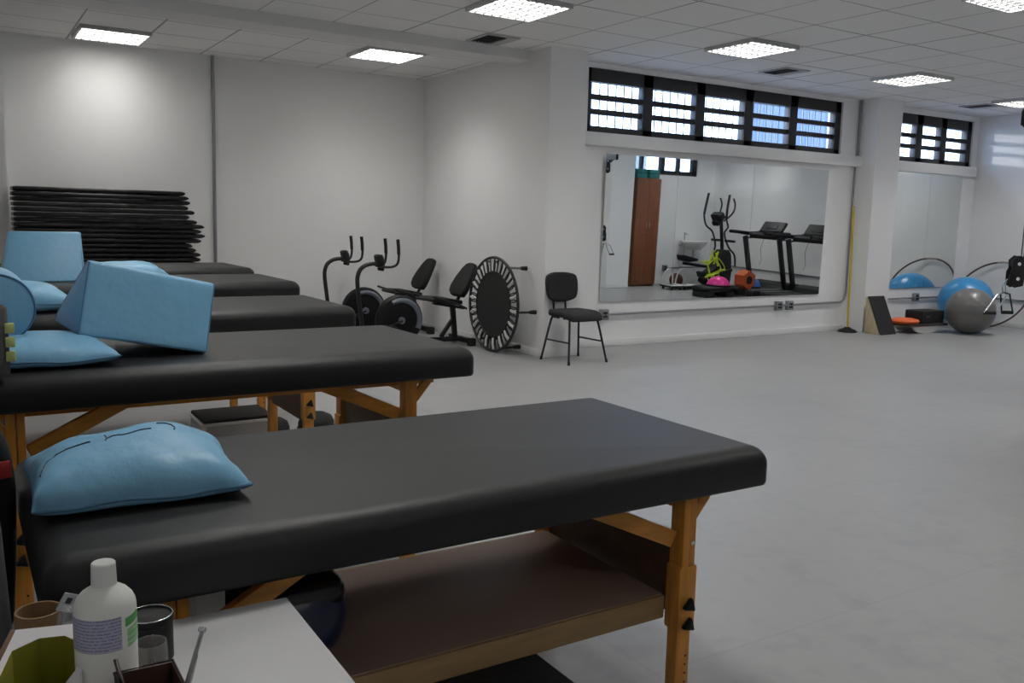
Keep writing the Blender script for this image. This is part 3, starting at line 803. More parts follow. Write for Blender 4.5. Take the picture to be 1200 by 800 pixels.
# ------------------------------------------------------------------ wedge board, step, disc, rocker board, balls, hoop
wb = thing('slant_board', 'pale wooden wedge board with a black face, against the right pillar', 'slant board', (9.72, 6.84, 0))
MB().prism([(-.11, 0), (-.085, .006), (.11, .45), (.13, .45), (.13, 0)], -.15, .15, 'x', bev=.003).build('wooden_wedge', M('pale_plywood', (.52, .43, .28), .55, var=(5, .12), stretch=(8, 8, 1)), wb)
MB().prism([(-.117, 0), (-.109, .0), (.104, .452), (.108, .458), (.095, .458)], -.152, .152, 'x').build('non_slip_face', RUBBER, wb)
rbd = thing('rocker_board', 'dark rocker board on white curved runners, lying by the pillar', 'balance board', (10.36, 6.77, 0), R(-4))
MB().box((0, 0, .105), (.72, .34, .022), None, .004).build('deck', M('rocker_deck', (.03, .028, .027), .55), rbd)
MB().box((0, 0, .092), (.715, .335, .008), None, .002).build('ply_edge', M('ply_edge', (.33, .22, .14), .6), rbd)
arcp = [(.24*math.cos(a), .088-.088*math.sin(a)) for a in [PI*k/16 for k in range(17)]]
for y in (-.14, .14): MB().prism([(p[0]-.02, p[1]) for p in arcp], y-.012, y+.012, 'y').build('runner', M('white_laminate', (.70, .70, .68), .5), rbd)
bxs = thing('foam_block', 'black rectangular foam block resting on the rocker board', 'exercise step', (10.51, 6.78, .1165), R(-4))
MB().box((0, 0, .08), (.42, .26, .158), None, .012, 3).build('block', M('black_foam', (.012, .012, .013), .8, bump=(200, .2)), bxs)
MB().bx(-.14, -.06, -.1322, -.130, .075, .10).build('printed_mark', M('grey_print', (.06, .06, .065), .7), bxs)
dsc = MB().lathe([(0, 0), (.14, 0), (.165, .018), (.17, .035), (.155, .055), (.10, .068), (0, .07)], n=36)
solo('balance_disc', dsc, M('orange_rubber', (.80, .13, .025), .45, bump=(90, .4)), (0, 0, 0), 'flat orange balance disc beside the wooden wedge board', 'balance disc')
bpy.data.objects['balance_disc'].location = (10.125, 6.79, .1165)
def gymball(label, c, r, mat, squash=.985):
    root = thing('exercise_ball', label, 'exercise ball', (c[0], c[1], 0), group='large exercise balls')
    MB().ball((0, 0, r*squash), r, (1.005, 1.005, squash), 48, 32).build('ball_skin', mat, root)
    ri = MB()
    for k in (-.5, -.3, -.1, .1, .3, .5):
        rr = math.sqrt(1-k*k)*r*1.0052; ri.ring((0, 0, r*squash+k*r*squash), rr, .0018, n=48, m=6)
    ri.build('moulded_ribs', mat, root)
    MB().cyl((-r*.7, -r*.74, r*1.0), (-r*.715, -r*.755, r*1.0), .012, n=12).build('valve', mat, root)
    return root
gymball('silver grey exercise ball in front of the blue one', (10.88, 6.40), .292, M('silver_ball', (.155, .15, .145), .34, spec=.5))
gymball('large glossy blue exercise ball behind the silver one', (11.53, 6.86), .345, M('blue_ball', (.04, .27, .58), .3, spec=.5))
hp = thing('hula_hoop', 'brown hoop leaning on the right wall behind the balls', 'hula hoop', (11.66, 6.740, 0))
pts = []
for k in range(72):
    a = 2*PI*k/72; h = .50*(1+math.sin(a))
    pts.append((h*.505, .50*math.cos(a), .012+h*.862))
MB().tube(pts, .0115, 8, closed=True).build('ring', M('brown_hoop', (.07, .040, .03), .4), hp)
MB().tube([(p[0], p[1], p[2]) for p in pts[16:21]], .0125, 8).build('joint_sleeve', M('hoop_joint', (.35, .32, .30), .4), hp)

# ------------------------------------------------------------------ cable machines
def make_cable(label, loc, rz, boom=-.30, zu=2.02):
    """column at local origin; arms point to local -x"""
    root = thing('cable_machine', label, 'cable machine', loc, rz, group='cable pulley machines')
    MB().bx(.13, .50, -.20, .20, 0, .05, .01).build('base_plate', BLACKM, root)
    MB().bx(.13, .22, -.06, .06, .05, 2.32, .008).build('column', BLACKM, root)
    for s in (-1, 1): MB().cyl((.38, s*.10, .05), (.38, s*.10, 2.20), .014, n=12).build('guide_rod', CHROME, root)
    ws = MB()
    for k in range(12): ws.bx(.25, .48, -.16, .16, .10+k*.042, .138+k*.042, .004)
    ws.build('weight_stack', BLACKM, root)
    MB().bx(boom, .48, -.06, .06, 2.10, 2.23, .006).build('top_boom', M('boom_grey', (.33, .33, .34), .4), root)
    MB().prism([(boom+.02, 2.10), (.14, 2.10), (.14, 1.80)], -.03, .03, 'y').build('gusset', BLACKM, root)
    MB().bx(boom-.035, boom+.01, -.075, .075, 2.10, 2.245, .02, 3).build('boom_end_cap', BLACKP, root)
    for zc, n in ((zu, 'upper'), (.98, 'lower')):
        pb = MB()
        for s in (-1, 1):
            pb.prism([(-.215, zc-.10), (-.175, zc-.125), (-.11, zc-.11), (-.10, zc-.02), (-.085, zc+.04), (-.11, zc+.115), (-.165, zc+.125), (-.205, zc+.09), (-.20, zc+.03), (-.215, zc)], s*.030-.004, s*.030+.004, 'y', bev=.002)
        pb = pb.build('pulley_block', BLACKP, root)
        MB().cyl((-.155, -.022, zc-.055), (-.155, .022, zc-.055), .05, n=24).cyl((-.155, -.022, zc+.06), (-.155, .022, zc+.06), .045, n=24).build('pulley_wheel', BLACKP, pb)
        MB().cyl((-.155, -.037, zc-.055), (-.155, .037, zc-.055), .014, n=12).cyl((-.155, -.037, zc+.06), (-.155, .037, zc+.06), .014, n=12).build('axle_bolt', CHROME, pb)
        MB().bar((-.09, 0, zc), (.15, 0, zc), .05, .06).build('carriage_arm', BLACKM, root)
    MB().cyl((-.105, 0, 1.05), (-.105, 0, 2.13), .004, n=6).cyl((-.125, 0, 1.05), (-.125, 0, 1.9), .004, n=6).build('cable', BLACKP, root)
    # snap hook and two D handles hanging from the lower block
    MB().tube([(-.215, 0, .92), (-.235, 0, .90), (-.25, 0, .86), (-.245, 0, .82), (-.235, 0, .81), (-.225, 0, .83), (-.23, 0, .87), (-.222, 0, .91)], .005, 6, closed=True).build('snap_hook', CHROME, root)
    for (dx, dy, mt, tl) in ((-.02, -.03, CHROME, -.085), (.045, .05, BLACKM, .03)):
        d = [(-.240+dx*.3, dy*.3, .815), (-.240+dx+.036, dy, .80), (-.240+dx+tl+.044, dy, .655), (-.240+dx+tl-.044, dy, .655), (-.240+dx-.036, dy, .80)]
        hd = MB().tube(d, .0065, 8, closed=True).build('d_handle', mt, root)
        MB().cyl(d[2], d[3], .014, n=12).build('grip', RUBBER, hd)
    return root
K1 = make_cable('cable machine with hanging handles cut by the right edge', (7.158, 3.713, 0), R(-32), -.04, 2.20)
make_cable('cable machine beside the front pillar, seen only in the large mirror', (8.40, 3.50, 0), R(180))

# ------------------------------------------------------------------ things seen in the large mirror
cb = thing('cabinet', 'tall brown two-door cabinet with teal blocks on top, in the mirror', 'cabinet', (10.33, 2.30, 0))
CW = M('reddish_brown_wood', (.22, .078, .033), .4, var=(4, .18), stretch=(8, 8, 1))
MB().bx(-.27, .27, -.16, .15, .03, 1.885, .003).build('body', CW, cb)
for s in (-1, 1):
    d = MB().bx(min(0, s*.268)+.001, max(0, s*.268)-.001, .152, .172, .05, 1.88, .003).build('door', CW, cb)
    MB().tube([(s*.035, .172, 1.02), (s*.035, .195, 1.03), (s*.035, .195, 1.12), (s*.035, .172, 1.13)], .005, 8).build('handle', CHROME, d)
    MB().cyl((s*.025, .171, .95), (s*.025, .178, .95), .010, n=10).build('lock', CHROME, d)
MB().bx(-.26, .26, -.15, .14, 0, .03).build('plinth', WOODD, cb)
TEAL = M('teal_foam', (.015, .20, .19), .6)
for i, (x, y, z, lab) in enumerate(((10.19, 2.36, 1.886, 'lower teal foam block of the left pair on the brown cabinet'), (10.20, 2.34, 1.964, 'upper teal foam block of the left pair on the brown cabinet'),
                                    (10.46, 2.37, 1.886, 'lower teal foam block of the right pair on the brown cabinet'), (10.465, 2.36, 1.964, 'upper teal foam block of the right pair on the brown cabinet'))):
    solo('yoga_block', MB().box((x, y, z+.038), (.23, .15, .074), None, .010, 3), TEAL, (x, y, z), lab, 'foam block', 'teal foam blocks on the cabinet')

sk = thing('wall_sink', 'small white wall sink with a tap beyond the cabinet, in the mirror', 'sink', (11.60, 2.14, .70))
mb = MB().lathe([(.0, .03), (.10, .035), (.19, .085), (.235, .10), (.245, .10), (.245, .075), (.20, .02), (.12, -.06), (.05, -.07), (0, -.07)], n=32, c=(0, .205, 0), sx=1.12, sy=.82)
mb.build('basin', M('white_ceramic', (.80, .80, .78), .2), sk)
MB().bx(-.2, .2, .0, .07, .0, .105, .02, 3).build('back_ledge', M('white_ceramic', (.80, .80, .78), .2), sk)
MB().tube([(-.10, .05, .10), (-.10, .05, .20), (-.10, .08, .225), (-.10, .14, .215)], .011, 8, sub=3).cyl((-.10, .05, .20), (-.10, .05, .25), .016, n=12).build('tap', CHROME, sk)
MB().tube([(0, .20, -.06), (0, .20, -.20), (0, .17, -.26), (0, .10, -.25), (0, .02, -.22)], .020, 10, sub=3).build('drain_pipe', M('grey_pvc', (.45, .45, .45), .4), sk)
MB().tube([(-.10, .05, .0), (-.10, .05, -.16), (-.10, .0, -.22)], .008, 8, sub=2).cyl((-.10, .01, -.22), (-.10, .05, -.22), .016, n=10).build('supply_hose', CHROME, sk)

# arched white rack
rk = thing('arched_stand', 'white tubular stand of two arches on black feet, in the mirror', 'stand', (10.73, 2.95, 0), R(6))
for x in (-.14, .14):
    a = MB().tube([(x-.11, -.14, .075), (x-.09, -.12, .24), (x-.05, -.10, .325), (x, -.10, .345), (x+.05, -.10, .325), (x+.09, -.12, .24), (x+.11, -.14, .075)], .014, 10, sub=4).tube([(x-.11, .14, .075), (x+.11, .14, .075)], .014, 8).tube([(x-.11, -.14, .075), (x-.11, .14, .075)], .014, 8).tube([(x+.11, -.14, .075), (x+.11, .14, .075)], .014, 8).build('arch', WHITEP, rk)
    p = MB().box((x, 0, .055), (.27, .34, .03), None, .008).build('platform', BLACKP, rk)
    for sx in (-1, 1):
        for sy in (-1, 1): MB().cyl((x+sx*.09, sy*.12, 0), (x+sx*.09, sy*.12, .042), .024, .018, n=12).build('rubber_foot', RUBBER, p)
bk = thing('basketball', 'worn brown basketball behind the white arched stand, in the mirror', 'ball', (10.97, 2.62, 0))
MB().ball((0, 0, .122), .122, u=40, v=24).build('ball_skin', M('brown_basketball', (.16, .05, .03), .55, bump=(160, .4)), bk)
g = MB()
for rt3 in ((0, 0, 0), (R(90), 0, 0), (R(90), 0, R(90))): g.ring((0, 0, .122), .1225, .002, rot=rt3, n=48, m=6)
g.build('seam_lines', BLACKP, bk)

# elliptical trainer
el = thing('elliptical_trainer', 'black elliptical trainer with tall curved arms, seen in the mirror', 'elliptical trainer', (11.4, 3.05, 0))
def E_(pts): return [(x-11.4, y-3.05, z) for x, y, z in pts]
y = 3.05
MB().prism([(x-11.4, z) for x, z in [(11.50, .62), (11.56, .70), (11.70, .70), (11.76, .62), (11.80, .30), (11.78, .06), (11.30, .06), (11.16, .14), (11.20, .28), (11.38, .38)]], -.10, .10, 'y', bev=.018, seg=3).build('drive_housing', BLACKP, el)
MB().tube(E_([(11.62, y, .64), (11.585, y, .90), (11.53, y, 1.22)]), .032, 12).build('mast', BLACKM, el)
cn = MB().box((11.45-11.4, 0, 1.28), (.13, .24, .13), (0, R(-35), 0), .025, 3).box((11.42-11.4, 0, 1.17), (.09, .14, .09), (0, R(-35), 0), .02, 3).build('console', BLACKP, el)
MB().box((11.385-11.4, 0, 1.295), (.008, .14, .07), (0, R(-35), 0), .002).build('display', M('lcd_grey', (.10, .12, .11), .25), cn)
for s, top in ((-1, [(11.44, 1.68), (11.40, 1.49), (11.365, 1.31), (11.43, 1.12), (11.58, 1.02), (11.66, .89), (11.70, .74), (11.665, .62), (11.66, .42)]),
               (1, [(11.43, 1.66), (11.40, 1.44), (11.395, 1.25), (11.45, 1.11), (11.38, 1.02), (11.41, .90), (11.52, .74), (11.66, .62), (11.70, .42)])):
    yy = y+s*.26
    a = MB().tube(E_([(x, yy, z) for x, z in top]), .0165, 10, sub=5).build('swing_arm', BLACKM, el)
    MB().tube(E_([(x, yy, z) for x, z in top[:3]]), .021, 10, sub=4).build('grip', RUBBER, a)
    MB().cyl(E_([(11.62, y+s*.05, .86)])[0], E_([(11.62, y+s*.28, .86)])[0], .022, n=12).build('pivot', BLACKM, el)
    MB().tube(E_([(11.56, y+s*.03, 1.20), (11.60, y+s*.12, 1.28), (11.66, y+s*.16, 1.38), (11.68, y+s*.16, 1.50), (11.63, y+s*.16, 1.60)]), .0145, 10, sub=4).build('fixed_handle', BLACKM, el)
    zz = .44 if s < 0 else .20
    MB().bar(E_([(11.62, yy, .36)])[0], E_([(10.95, yy, zz)])[0], .04, .05).build('pedal_bar', BLACKM, el)
    MB().prism([(x-11.4, z) for x, z in [(10.84, zz+.14), (10.90, zz+.15), (11.10, zz+.11), (11.24, zz+.08), (11.24, zz+.04), (11.02, zz+.02), (10.88, zz+.05)]], s*.26-.075, s*.26+.075, 'y', bev=.01).build('foot_pedal', BLACKP, el)
MB().bx(11.04-11.4, 11.75-11.4, -.03, .03, .03, .08, .006).build('base_beam', BLACKM, el)
for x in (11.06, 11.72): MB().bx(x-11.4-.035, x-11.4+.035, -.30, .30, 0, .06, .01).build('stabiliser', BLACKM, el)

# agility ladder thrown over the elliptical
NEON = M('neon_yellow_webbing', (.62, .75, .04), .6)
al = thing('agility_ladder', 'neon yellow agility ladder draped over the elliptical, in the mirror', 'agility ladder', (11.05, 3.42, .16))
random.seed(11)
lp = [(-.20, 0, .30), (-.05, .02, .42), (.10, .0, .36), (.16, .03, .24), (.0, .05, .18), (-.14, .04, .10), (-.10, .08, .02), (.05, .05, .03)]
MB().tube(lp, .008, 6, sub=5).tube([(x+.03, y_+.06, z+.01) for x, y_, z in lp], .008, 6, sub=5).build('side_straps', NEON, al)
for k in range(11):
    c = Vector(lp[k % 8])+Vector((random.uniform(-.06, .06), random.uniform(-.01, .05), random.uniform(-.03, .07)))
    MB().box(c, (.24, .008, .030), (random.uniform(-.5, .5), random.uniform(-1.4, 1.4), random.uniform(-.4, .4)), .002).build('rung', NEON, al)

# step platform with pink half ball
sp_ = thing('aerobic_step', 'black aerobic step carrying the pink half ball, in the mirror', 'aerobic step', (10.53, 4.0, 0))
MB().box((0, 0, .14), (.64, .40, .07), None, .03, 4).build('deck', BLACKP, sp_)
for x in (-.22, .22): MB().box((x, 0, .055), (.16, .36, .108), None, .02, 3).build('riser', RUBBER, sp_)
def half_ball(label, loc, r, h, col):
    root = thing('half_ball', label, 'balance trainer', loc, group='half-dome balance trainers')
    MB().lathe([(0, h), (r*.3, h*.965), (r*.6, h*.82), (r*.82, h*.58), (r*.95, h*.30), (r, .03), (r, .0), (0, 0)], n=48).build('dome', M('dome_%.2f' % col[0], col, .3), root)
    MB().lathe([(0, .0), (r*1.06, 0), (r*1.08, .012), (r*1.06, .025), (r*.99, .028)], n=48).build('rim_base', BLACKP, root)
    return root
half_ball('pink half-dome balance trainer on the black step, in the mirror', (10.63, 4.0, .176), .19, .16, (.72, .02, .26))
# orange hexagonal tube, blue half ball
hx = thing('foam_tube', 'orange hexagonal foam tube with a dark hole, in the mirror', 'foam roller', (11.22, 4.12, .176))
hexo = [(.155*math.cos(R(90+60*k)), .155*math.sin(R(90+60*k))) for k in range(6)]
mb = MB(); bm = mb.bm
def hexring(sc_, yv): return [bm.verts.new((p[0]*sc_, yv, .142+p[1]*sc_)) for p in hexo]
rings = [hexring(.5, .10), hexring(1, .10), hexring(1.0, -.10), hexring(.5, -.10)]
for a in range(4):
    A, B = rings[a], rings[(a+1) % 4]
    for k in range(6): bm.faces.new((A[k], A[(k+1) % 6], B[(k+1) % 6], B[k]))
mb.build('hexagon_shell', M('burnt_orange_foam', (.48, .09, .02), .6), hx)
MB().cyl((0, -.099, .142), (0, .099, .142), .066, n=24).build('hole_shade', M('hole_shade', (.01, .01, .01), .9), hx)  # dark plug stands in for the shade inside the open hole

# treadmills
def make_treadmill(label, loc):
    """origin at the rear centre of the deck; front towards +x"""
    root = thing('treadmill', label, 'treadmill', loc, group='black treadmills by the right wall')
    W = .40
    d = MB().bx(.46, 1.62, -W, W, .05, .135, .012).build('deck', BLACKP, root)
    MB().bx(.50, 1.25, -W+.13, W-.13, .132, .142, .002).build('belt', M('tread_belt', (.02, .02, .02), .8), root)
    for s in (-1, 1): MB().bx(.46, 1.25, s*(W-.06)-.06, s*(W-.06)+.06, .13, .158, .008).build('side_rail', M('side_rail_grey', (.05, .05, .055), .4), root)
    MB().prism([(1.12, .13), (1.20, .22), (1.40, .255), (1.60, .23), (1.64, .12), (1.62, .05), (1.12, .05)], -W+.02, W-.02, 'y', bev=.02, seg=3).build('motor_hood', BLACKP, root)
    for x in (.54, 1.5):
        for s in (-1, 1): MB().cyl((x, s*.34, 0), (x, s*.34, .06), .03, n=12).build('rubber_foot', RUBBER, root)
    for s in (-1, 1):
        MB().bar((1.22, s*(W-.03), .12), (.98, s*(W-.03), .99), .045, .09, up=(1, 0, 0), bev=.008).build('upright', BLACKM, root)
        MB().tube([(.62, s*(W-.03), 1.065), (.80, s*(W-.03), 1.055), (1.10, s*(W-.04), 1.03), (1.22, s*(W-.10), 1.04)], [.030, .030, .034, .04], 10, sub=3).build('handrail', BLACKP, root)
        MB().tube([(.95, s*(W-.03), .955), (1.2, s*(W-.05), .965)], .013, 8).build('lower_rail', BLACKM, root)
    MB().box((1.17, 0, 1.02), (.26, .70, .09), (0, R(-12), 0), .03, 3).build('console_tray', BLACKP, root)
    c = MB().box((1.24, 0, 1.15), (.06, .48, .22), (0, R(38), 0), .025, 3).build('console', M('console_plastic', (.02, .02, .022), .55), root)
    MB().box((1.205, 0, 1.165), (.01, .22, .09), (0, R(38), 0), .003).build('display', M('lcd_dark', (.02, .02, .022), .6), c)
    MB().tube([(1.16, -.10, .98), (1.10, -.11, .80), (1.12, -.10, .62), (1.08, -.10, .52)], .004, 6, sub=4).build('safety_cord', BLACKP, root)
    return root
TM = make_treadmill('treadmill nearer the sink with its handrail behind the elliptical, in the mirror', (10.42, 4.12+.02, 0))
dup(TM, (10.44, 5.05, 0), label='treadmill at the right edge of the mirror, cut off by its frame')
TM.location.x = 10.42
half_ball('blue half-dome balance trainer beside the orange tube, in the mirror', (11.36, 4.05, .144), .15, .16, (.03, .16, .58))
bpy.data.objects['foam_tube'].location = (10.98, 4.24, .158)

# ------------------------------------------------------------------ under and beside the tables
def make_step(label, loc, w=.36, d=.30, h=.205, rz=0):
    root = thing('step_stool', label, 'step stool', loc, rz, group='white framed step stools')
    MB().box((0, 0, h-.010), (w, d, .020), None, .006, 2).build('tread', M('black_ribbed_rubber', (.012, .012, .012), .7, bump=(120, .3)), root)
    MB().box((0, 0, h-.026), (w+.012, d+.012, .016), None, .003).build('tread_frame', WHITEP, root)
    for s in (-1, 1):
        for q in (-1, 1):
            l = MB().tube([(s*(w/2-.01), q*(d/2-.01), h-.03), (s*(w/2+.004), q*(d/2+.004), h*.5), (s*(w/2+.012), q*(d/2+.02), 0)], .011, 8, sub=3).build('leg', WHITEP, root)
            MB().cyl((s*(w/2+.012), q*(d/2+.02), 0), (s*(w/2+.011), q*(d/2+.019), .022), .0145, n=10).build('rubber_foot', RUBBER, l)
        MB().tube([(s*(w/2+.005), -d/2-.005, h*.42), (s*(w/2+.005), d/2+.005, h*.42)], .007, 8).build('stretcher', WHITEP, root)
    MB().bx(-w/2+.01, w/2-.01, -d/2+.002, -d/2+.006, h*.30, h-.034).build('front_plate', M('grey_sheet', (.50, .50, .49), .5), root)
    return root
make_step('step stool with black tread standing between the far tables', (1.255, 4.85, 0), .37, .30, .205)
make_step('step stool with black tread under the nearest table', (1.00, 1.60, 0), .40, .32, .20)
for (x, y, s, lab) in ((1.56, 5.08, 1, 'smaller left one of two black domed pads on the floor between tables'), (1.83, 5.12, 1.25, 'larger right one of two black domed pads on the floor between tables')):
    root = thing('floor_pad', lab, 'exercise pad', (x, y, 0), group='black domed floor pads')
    MB().lathe([(0, .10), (.04, .097), (.075, .075), (.088, .04), (.088, .008), (.08, 0), (0, 0)], n=28, sx=s, sy=1).build('dome', RUBBER, root)
    MB().lathe([(.0, .001), (.092, .001), (.094, .008), (.088, .016)], n=28, sx=s, sy=1).build('rim', RUBBER, root)

# dark blue bag on the shelf
bg_ = thing('gym_bag', 'dark navy rounded bag lying on the shelf of the nearest table', 'bag', (.555, 1.80, .3525))
mb = MB().box((0, 0, .095), (.25, .30, .185), None, .085, 6); mb.build('body', M('navy_vinyl', (.008, .014, .05), .3), bg_, ang=80)
MB().box((0, 0, .150), (.225, .270, .084), None, .040, 5).build('top_cover', M('black_shiny_vinyl', (.006, .006, .007), .25), bg_, ang=80)

cbx = thing('carton', 'small white carton on the shelf of the nearest table', 'carton', (.360, 1.79, .3525))
MB().box((0, 0, .112), (.13, .14, .224), None, .002).build('box', M('white_carton', (.70, .70, .68), .6), cbx)
MB().box((0, -.0703, .112), (.02, .0006, .22)).build('tape', M('carton_tape', (.60, .58, .52), .4), cbx)

# padded chair at the head of the nearest table
hc = thing('padded_chair', 'black padded chair back with a red tag at the left edge', 'chair', (-.136, 2.02, 0))
MB().prism([(-.22, .42), (.205, .42), (.218, .60), (.222, .72), (.215, .80), (.19, .86), (.15, .90), (.05, .93), (-.10, .935), (-.18, .92), (-.22, .86)], -.03, .05, 'y', bev=.022, seg=3).build('backrest', BLACKV, hc, ang=60)
MB().box((0, -.22, .43), (.40, .40, .08), None, .03, 3).build('seat', BLACKV, hc, ang=60)
MB().box((.200, -.034, .765), (.028, .006, .034), (0, R(-6), 0), .001).build('red_tag', M('red_fabric', (.42, .03, .03), .7), hc)
for x in (-.18, .18):
    for y in (-.38, .03): MB().cyl((x, y, 0), (x, y, .42), .014, n=10).build('leg', BLACKM, hc)
gp = thing('grey_panel', 'grey padded panel edge standing at the far left edge', 'padded panel', (-.13, 1.535, 0))
MB().prism([(-.17, .0), (.170, .0), (.182, .3), (.180, .62), (.172, .80), (.16, .88), (.12, .93), (-.17, .93)], -.02, .02, 'y', bev=.012, seg=3).build('panel', M('grey_vinyl', (.10, .105, .12), .5), gp, ang=60)

# ------------------------------------------------------------------ white side table in the foreground and what stands on it
TZ = .60
wt = thing('side_table', 'white side table in the foreground, with bottle and jars', 'side table', (.25, 1.25, 0), R(-1))
WT = M('white_laminate_top', (.62, .62, .63), .45)
MB().bx(-.23, .224, -.26, .253, TZ-.022, TZ, .003).build('table_top', WT, wt)
MB().bx(-.21, .205, -.24, .235, TZ-.10, TZ-.022, .003).build('apron', WT, wt)
MB().bx(-.21, .205, -.24, .235, .20, .222, .003).build('lower_shelf', WT, wt)
for x in (-.20, .195):
    for y in (-.23, .225): MB().bx(x-.015, x+.015, y-.015, y+.015, 0, TZ-.1, .003).build('leg', WHITEP, wt)

bo = thing('bottle', 'translucent white plastic bottle with lavender and green labels', 'bottle', (.147, 1.226, TZ), R(0))
BR = .0385
PLAS = M('translucent_white_plastic', (.90, .91, .86), .35, spec=.4)
MB().lathe([(0, 0), (BR-.006, 0), (BR, .006), (BR, .164), (BR-.001, .170), (BR-.004, .177), (BR-.010, .184), (BR-.019, .190), (.0155, .193), (.0145, .195), (.0145, .199), (0, .199)], n=48).build('body', PLAS, bo)
MB().lathe([(0, .224), (.0135, .224), (.0150, .2225), (.0158, .199), (.0158, .194), (0, .194)], n=36).build('cap', M('white_cap', (.80, .80, .78), .4), bo)
def curved_label(name, a0, a1, z0, z1, mat, tiltz=0):
    mb = MB(); n = 16; A = []
    for i in range(n+1):
        a = R(a0+(a1-a0)*i/n); r = BR+.0005
        A.append((mb.bm.verts.new((r*math.cos(a), r*math.sin(a), z0+tiltz*i/n)), mb.bm.verts.new((r*math.cos(a), r*math.sin(a), z1+tiltz*i/n))))
    for (a, b), (c, d) in zip(A, A[1:]): mb.bm.faces.new((a, c, d, b))
    return mb.build(name, mat, bo)
def text_label_mat(name, base, ink, rows):
    m = bpy.data.materials.new(name); m.use_nodes = True; nt = m.node_tree; b = nt.nodes['Principled BSDF']; b.inputs['Roughness'].default_value = .5
    tc = nt.nodes.new('ShaderNodeTexCoord'); sp = nt.nodes.new('ShaderNodeSeparateXYZ'); nt.links.new(tc.outputs['Object'], sp.inputs[0])
    pp = nt.nodes.new('ShaderNodeMath'); pp.operation = 'PINGPONG'; pp.inputs[1].default_value = rows
    nt.links.new(sp.outputs['Z'], pp.inputs[0])
    l1 = nt.nodes.new('ShaderNodeMath'); l1.operation = 'LESS_THAN'; l1.inputs[1].default_value = rows*.45; nt.links.new(pp.outputs[0], l1.inputs[0])
    nz = nt.nodes.new('ShaderNodeTexNoise'); nz.inputs['Scale'].default_value = 500; nt.links.new(tc.outputs['Object'], nz.inputs['Vector'])
    g1 = nt.nodes.new('ShaderNodeMath'); g1.operation = 'GREATER_THAN'; g1.inputs[1].default_value = .45; nt.links.new(nz.outputs['Fac'], g1.inputs[0])
    mu = nt.nodes.new('ShaderNodeMath'); mu.operation = 'MULTIPLY'; nt.links.new(l1.outputs[0], mu.inputs[0]); nt.links.new(g1.outputs[0], mu.inputs[1])
    mix = nt.nodes.new('ShaderNodeMixRGB'); mix.inputs[1].default_value = (*base, 1); mix.inputs[2].default_value = (*ink, 1)
    nt.links.new(mu.outputs[0], mix.inputs[0]); nt.links.new(mix.outputs[0], b.inputs['Base Color']); return m
curved_label('lavender_label', 178, 292, .115, .160, text_label_mat('lavender_print', (.50, .50, .66), (.22, .24, .40), .0022))
curved_label('green_band', 300, 356, .143, .155, M('green_label', (.10, .42, .10), .5), .004)
curved_label('green_label', 304, 352, .114, .139, text_label_mat('light_green_print', (.30, .62, .28), (.55, .75, .52), .004), .004)

bxw = thing('sharps_box', 'open white cardboard box with an olive yellow inside', 'cardboard box', (.076, 1.266, TZ), R(-14))
CARD = M('white_card', (.78, .75, .77), .6)
OLIVE = M('olive_yellow_card', (.30, .29, .035), .5)
s1, s2, hb = .052, .095, .092
octo = [(-s1*.78, -s2*.9), (s1*.70, -s2*.9), (s1*.86, -s2*.5), (s1*.80, s2*.30), (s1*.30, s2*.62), (-s1*.30, s2*.62), (-s1*.84, s2*.30), (-s1*.84, -s2*.5)]
mb = MB(); bm = mb.bm
outer = [(-s1, -s2), (s1, -s2), (s1, -s2*.5), (s1, s2*.35), (s1*.4, s2), (-s1*.4, s2), (-s1, s2*.35), (-s1, -s2*.5)]
outer = [(-s1, -s2), (s1, -s2), (s1, -s2*.5), (s1, s2), (s1*.35, s2), (-s1*.35, s2), (-s1, s2), (-s1, -s2*.5)]
tO = [bm.verts.new((x, y, hb)) for x, y in outer]; tI = [bm.verts.new((x, y, hb)) for x, y in octo]; bO = [bm.verts.new((x, y, 0)) for x, y in outer]
for k in range(8):
    j = (k+1) % 8
    bm.faces.new((tO[k], tO[j], tI[j], tI[k])); bm.faces.new((bO[k], bO[j], tO[j], tO[k]))
bm.faces.new(bO[::-1])
mb.build('carton', CARD, bxw)
mb = MB(); bm = mb.bm
a = [bm.verts.new((x, y, hb-.0005)) for x, y in octo]; b = [bm.verts.new((x*.97, y*.97, .004)) for x, y in octo]
for k in range(8): bm.faces.new((a[k], a[(k+1) % 8], b[(k+1) % 8], b[k]))
bm.faces.new(b)
mb.build('inner_lining', OLIVE, bxw)
MB().prism([(-s1-.004, .0), (-s1-.001, .0), (-s1-.001, hb), (-s1-.006, hb+.002)], -s2, s2, 'y').build('torn_flap', M('torn_card', (.16, .09, .05), .8), bxw)

rl = thing('tape_roll', 'open brown cardboard roll behind the white box', 'cardboard roll', (.083, 1.452, TZ))
MB().lathe([(.029, .082), (.0325, .082), (.033, .08), (.033, 0), (.029, 0), (.029, .082)], n=40).build('tube_wall', M('brown_cardboard', (.26, .155, .07), .7), rl)
MB().cyl((0, 0, .002), (0, 0, .045), .0288, n=32).build('inner_fill', M('brown_dark', (.07, .04, .02), .8), rl)

